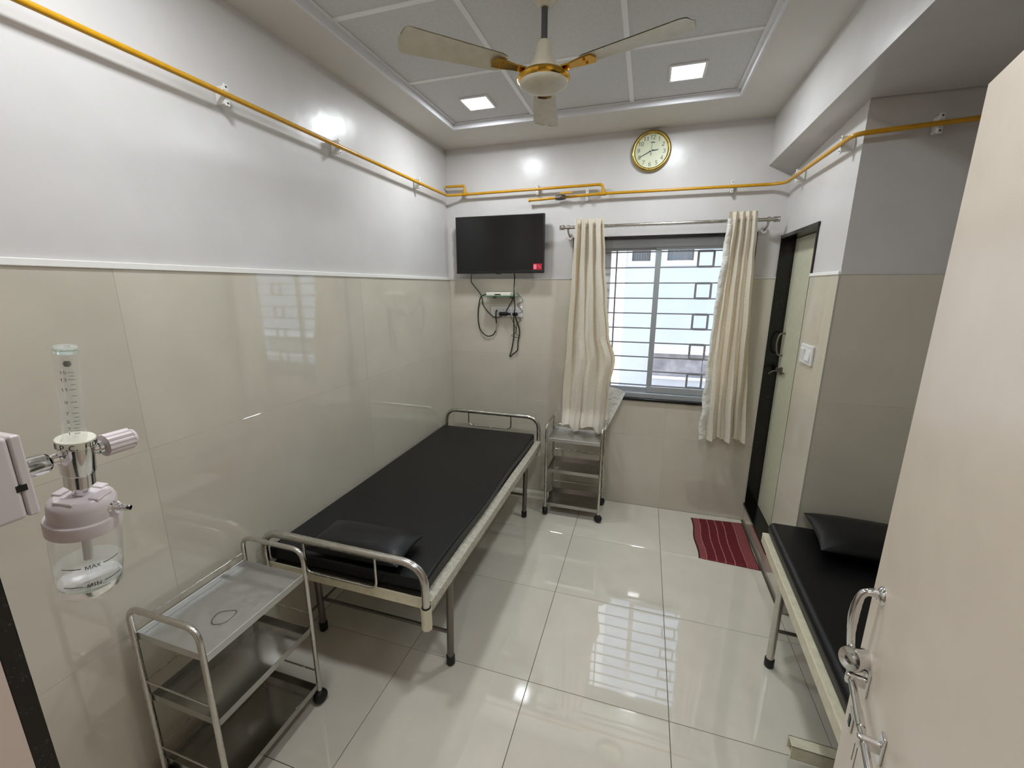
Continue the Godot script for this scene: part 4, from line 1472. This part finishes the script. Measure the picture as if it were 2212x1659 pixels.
# ------------------------------------------------------------------ oxygen flowmeter near the camera
func build_flowmeter() -> void:
	var t := thing("bedhead_panel", "white plastic bed head panel end at the left edge", "panel", V(0.60, 1.46, 3.10))
	var b := mb()
	b.rbox(V(0.585, 1.5155, 3.054), V(0.57, 0.106, 0.066), 0.006, 3)
	wpart("body", b, M.pink_white, t)
	b = mb()
	b.rbox(V(0.585, 1.5155, 3.0155), V(0.57, 0.104, 0.011), 0.003, 3)
	wpart("front_cover", b, M.pink_white, t)
	b = mb()
	b.span(0.866, 0.8703, 1.498, 1.506, 3.016, 3.026)
	wpart("catch_hole", b, M.black_plastic, t)
	b = mb(Transform3D(Basis(V(1, 0, 0), -PI / 2), V(0.826, 1.512, 3.0105)))
	b.lathe([Vector2(0, -0.002), Vector2(0.026, -0.002), Vector2(0.025, 0.003), Vector2(0.019, 0.006), Vector2(0, 0.006)], 28)
	wpart("outlet_ring", b, M.black_plastic, t)

	var c := V(0.829, 1.512, 2.945)
	t = thing("flowmeter", "oxygen flowmeter with clear gauge tube and water bottle at the left edge", "flowmeter", c)
	t.rotation.z = deg_to_rad(-11.5)
	# everything below in the flowmeter's own axes: y along the gauge tube, z towards the outlet
	b = mb(Transform3D(Basis(V(1, 0, 0), PI / 2), Vector3.ZERO))
	b.lathe([Vector2(0, 0.010), Vector2(0.006, 0.010), Vector2(0.006, 0.020), Vector2(0.0085, 0.022), Vector2(0.0075, 0.028), Vector2(0.0115, 0.031)], 20)
	b.lathe([Vector2(0.0115, 0.031), Vector2(0.0135, 0.034), Vector2(0.0135, 0.060), Vector2(0.0, 0.060)], 6)
	part("probe", b, M.chrome, t)
	b = mb()
	b.lathe([Vector2(0, -0.030), Vector2(0.017, -0.030), Vector2(0.0185, -0.027), Vector2(0.0185, 0.012), Vector2(0.0205, 0.014)], 32)
	part("body", b, M.chrome, t)
	b = mb()
	b.lathe([Vector2(0.0185, 0.013), Vector2(0.021, 0.0135), Vector2(0.021, 0.023), Vector2(0.0205, 0.0245), Vector2(0.013, 0.0248), Vector2(0.0, 0.0248)], 32)
	var ring := part("name_ring", b, M.ivory, t)
	# lettering round the ring, letter by letter
	var word := "B.P.C. FLOW"
	for k in word.length():
		if word[k] == " ":
			continue
		var a := deg_to_rad(115.0 - 12.0 * k - 30.0)
		var d := V(sin(a), 0, cos(a))
	var aa := deg_to_rad(65.0)
	for k in word.length():
		if word[k] == " ":
			continue
		var a := aa + deg_to_rad(14.0) * (k - 5.0)
		lettering("letter", word[k], 0.011, M.dark_print, ring, Transform3D(Basis(V(0, 1, 0), a), V(sin(a), 0, cos(a)) * 0.0211 + V(0, 0.0183, 0)), 0.0003)
	# regulator knob on the far side, white and ribbed
	b = mb(Transform3D(Basis(V(1, 0, 0), -PI / 2), Vector3.ZERO))
	b.lathe([Vector2(0.0075, 0.015), Vector2(0.0075, 0.022), Vector2(0.010, 0.023), Vector2(0.010, 0.027), Vector2(0.006, 0.028), Vector2(0.006, 0.031)], 20)
	part("knob_stem", b, M.chrome, t)
	b = mb()
	var flute := PackedVector2Array()
	for k in 48:
		var a := TAU * k / 48.0
		flute.append(Vector2(cos(a), sin(a)) * (0.0160 + 0.0008 * cos(14 * a)))
	b.prism(flute, -0.064, -0.031)
	b.X = Transform3D(Basis(V(1, 0, 0), -PI / 2), Vector3.ZERO)
	b.lathe([Vector2(0.0158, 0.0638), Vector2(0.013, 0.069), Vector2(0, 0.070)], 32)
	part("knob", b, M.pink_white, t)
	# hexagon nut and stem
	b = mb()
	b.lathe([Vector2(0, -0.0305), Vector2(0.0165, -0.0305), Vector2(0.0165, -0.050), Vector2(0, -0.050)], 6)
	b.lathe([Vector2(0.0095, -0.050), Vector2(0.0095, -0.064)], 20)
	part("nut", b, M.chrome, t)
	# lid: stepped, with flats and a wide skirt
	b = mb()
	b.lathe([Vector2(0, -0.064), Vector2(0.0285, -0.065), Vector2(0.0345, -0.070), Vector2(0.0370, -0.076), Vector2(0.0375, -0.097)], 40, 30.0)
	for q in [20.0, 115.0, 200.0, 290.0]:
		b.X = Transform3D(Basis(V(0, 1, 0), deg_to_rad(q)), Vector3.ZERO)
		b.rbox(V(0, -0.0655, 0.0235), V(0.026, 0.006, 0.013), 0.002, 2)
	b.X = Transform3D.IDENTITY
	b.lathe([Vector2(0.0365, -0.097), Vector2(0.0415, -0.098), Vector2(0.0425, -0.101), Vector2(0.0420, -0.118), Vector2(0.039, -0.1195), Vector2(0.037, -0.1195)], 44)
	part("lid", b, M.pink_white, t)
	b = mb(Transform3D(Basis(V(0, 1, 0), deg_to_rad(118)) * Basis(V(1, 0, 0), PI / 2), V(0, -0.084, 0)))
	b.lathe([Vector2(0.0085, 0.030), Vector2(0.0085, 0.037), Vector2(0.006, 0.039), Vector2(0.0065, 0.043), Vector2(0.005, 0.045), Vector2(0.0058, 0.049), Vector2(0.0044, 0.051), Vector2(0.005, 0.055), Vector2(0.0038, 0.060), Vector2(0.0026, 0.060), Vector2(0.0026, 0.05)], 16)
	part("nozzle", b, M.chrome, t)
	# clear bottle with a thick base, water, dip tube
	b = mb()
	b.lathe([Vector2(0.0385, -0.112), Vector2(0.0385, -0.128), Vector2(0.0400, -0.140), Vector2(0.0390, -0.196), Vector2(0.0365, -0.224)], 44)
	var bottle := part("bottle", b, M.clear, t)
	b = mb()
	b.lathe([Vector2(0, -0.2105), Vector2(0.032, -0.2105), Vector2(0.0362, -0.2125), Vector2(0.0362, -0.223), Vector2(0.033, -0.228), Vector2(0, -0.228)], 44)
	part("thick_base", b, M.solid_glass, bottle)
	b = mb()
	b.lathe([Vector2(0, -0.184), Vector2(0.0380, -0.184), Vector2(0.0378, -0.200), Vector2(0.0360, -0.2098), Vector2(0, -0.2098)], 44)
	part("water", b, M.water, t)
	b = mb()
	b.lathe([Vector2(0.0055, -0.118), Vector2(0.0055, -0.178)], 18)
	part("dip_tube", b, M.white_plastic, t)
	# marks on the bottle, on the side towards the room's middle
	for mk in [["MAX", -0.166], ["MIN", -0.198]]:
		var a0 := deg_to_rad(68.0)
		var rr := 0.0397
		lettering("print", mk[0], 0.0085, M.dark_print, bottle, Transform3D(Basis(V(0, 1, 0), a0), V(sin(a0), 0, cos(a0)) * rr + V(0, mk[1], 0)), 0.0003)
		for sgn in [-1, 1]:
			b = mb()
			for k in 10:
				var a1: float = a0 + sgn * deg_to_rad(17.0 + 3.2 * k)
				var a2: float = a0 + sgn * deg_to_rad(17.0 + 3.2 * (k + 1))
				var d1 := V(sin(a1), 0, cos(a1)) * rr
				var d2 := V(sin(a2), 0, cos(a2)) * rr
				b.quad(d1 + V(0, mk[1] - 0.0006, 0), d2 + V(0, mk[1] - 0.0006, 0), d2 + V(0, mk[1] + 0.0006, 0), d1 + V(0, mk[1] + 0.0006, 0), d1.normalized())
			part("mark_line", b, M.dark_print, bottle)
	var ab := deg_to_rad(262.0)
	lettering("print", "WATER O", 0.009, M.grey_print, bottle, Transform3D(Basis(V(0, 1, 0), ab), V(sin(ab), 0, cos(ab)) * 0.0397 + V(0, -0.150, 0)), 0.0003)
	# gauge: outer cover, inner tube, scale
	b = mb()
	b.lathe([Vector2(0.0125, 0.024), Vector2(0.0125, 0.150), Vector2(0.0115, 0.156), Vector2(0.0, 0.157)], 32)
	var cover := part("gauge_cover", b, M.clear, t)
	b = mb()
	b.lathe([Vector2(0.0, 0.1475), Vector2(0.0118, 0.1475), Vector2(0.0118, 0.1535), Vector2(0.0, 0.1540)], 28)
	part("cover_top", b, M.solid_glass, cover)
	b = mb()
	b.lathe([Vector2(0.0052, 0.026), Vector2(0.0066, 0.140), Vector2(0.0, 0.143)], 20)
	var inner := part("gauge_tube", b, M.clear, t)
	b = mb()
	b.lathe([Vector2(0, 0.128), Vector2(0.003, 0.1288), Vector2(0.0042, 0.132), Vector2(0.003, 0.1352), Vector2(0, 0.136)], 16)
	part("float", b, M.grey_print, t)
	var marks := [["15", 0.122], ["13", 0.112], ["11", 0.098], ["9", 0.080], ["7", 0.064], ["5", 0.052], ["3", 0.042], ["1", 0.034]]
	var ga := deg_to_rad(65.0)
	var gf := V(sin(ga), 0, cos(ga))
	var gs := V(cos(ga), 0, -sin(ga))
	for k in marks.size():
		lettering("scale_number", marks[k][0], 0.0062, M.dark_print, inner, Transform3D(Basis(V(0, 1, 0), ga), gf * 0.0070 - gs * 0.0052 + V(0, marks[k][1], 0)), 0.0002)
		for q in 2:
			b = mb()
			var yy: float = marks[k][1]
			if q == 1:
				if k == marks.size() - 1:
					continue
				yy = (marks[k][1] + marks[k + 1][1]) / 2
			b.X = Transform3D(Basis(V(0, 1, 0), ga), gf * 0.0070 + gs * (0.0024 if q == 0 else 0.0034) + V(0, yy, 0))
			b.box(Vector3.ZERO, V(0.0060 if q == 0 else 0.0044, 0.0006, 0.0002))
			part("scale_line", b, M.dark_print, inner)

# ------------------------------------------------------------------
func _ready() -> void:
	rng.seed = 1
	var cam := Camera3D.new()
	cam.name = "camera"
	add_child(cam)
	cam.position = V(1.5772, 1.7409, 3.2887)
	cam.rotation_degrees = V(-13.0626, 17.3964, 0.0577)
	cam.fov = 84.9745
	cam.near = 0.02
	cam.far = 60.0
	cam.current = true
	var env := Environment.new()
	env.background_mode = Environment.BG_SKY
	var sky := Sky.new()
	var sm := ProceduralSkyMaterial.new()
	sm.sky_top_color = Color(0.68, 0.78, 0.90)
	sm.sky_horizon_color = Color(0.86, 0.90, 0.95)
	sm.ground_bottom_color = Color(0.45, 0.44, 0.43)
	sm.ground_horizon_color = Color(0.80, 0.82, 0.84)
	sm.energy_multiplier = SKY_ENERGY
	sky.sky_material = sm
	env.sky = sky
	env.tonemap_mode = Environment.TONE_MAPPER_LINEAR
	env.tonemap_exposure = 1.0
	env.sdfgi_enabled = true
	env.ssao_enabled = true
	env.ssil_enabled = true
	var we := WorldEnvironment.new()
	we.name = "environment"
	we.environment = env
	add_child(we)
	var sun := DirectionalLight3D.new()
	sun.name = "sun"
	sun.light_energy = 2.0
	sun.light_color = Color(1.0, 0.97, 0.92)
	sun.light_angular_distance = 0.6
	sun.shadow_enabled = true
	add_child(sun)
	sun.look_at_from_position(V(4.0, 5.0, -1.75), V(0.6, 0.2, -1.85))
	make_materials()
	build_room()
	ceiling_light(V(0.533, HP + 0.003, 0.647), "square white LED light left of the fan in the ceiling")
	ceiling_light(V(1.70, HP + 0.003, 0.680), "square white LED light right of the fan in the ceiling")
	ceiling_light(V(0.533, HP + 0.003, 2.45), "square white LED light overhead, above the left bed's near end")
	ceiling_light(V(1.70, HP + 0.003, 2.45), "square white LED light overhead, just inside the entrance door")
	ceiling_light(V(1.4, 2.697, 4.2), "square white LED light in the passage outside the entrance door")
	build_window()
	build_washroom_door()
	build_entrance_door()
	build_curtains()
	build_pipe()
	build_fan()
	build_television()
	build_clock()
	build_bed()
	build_couch()
	trolley("steel trolley at the pillow end of the left bed, nearest the camera", V(0.205, 0, 2.355), PI / 2, 0.31, true)
	trolley("steel trolley below the left curtain, against the back wall", V(1.137, 0, 0.222), 0.0, 0.275, false)
	build_mat()
	build_flowmeter()
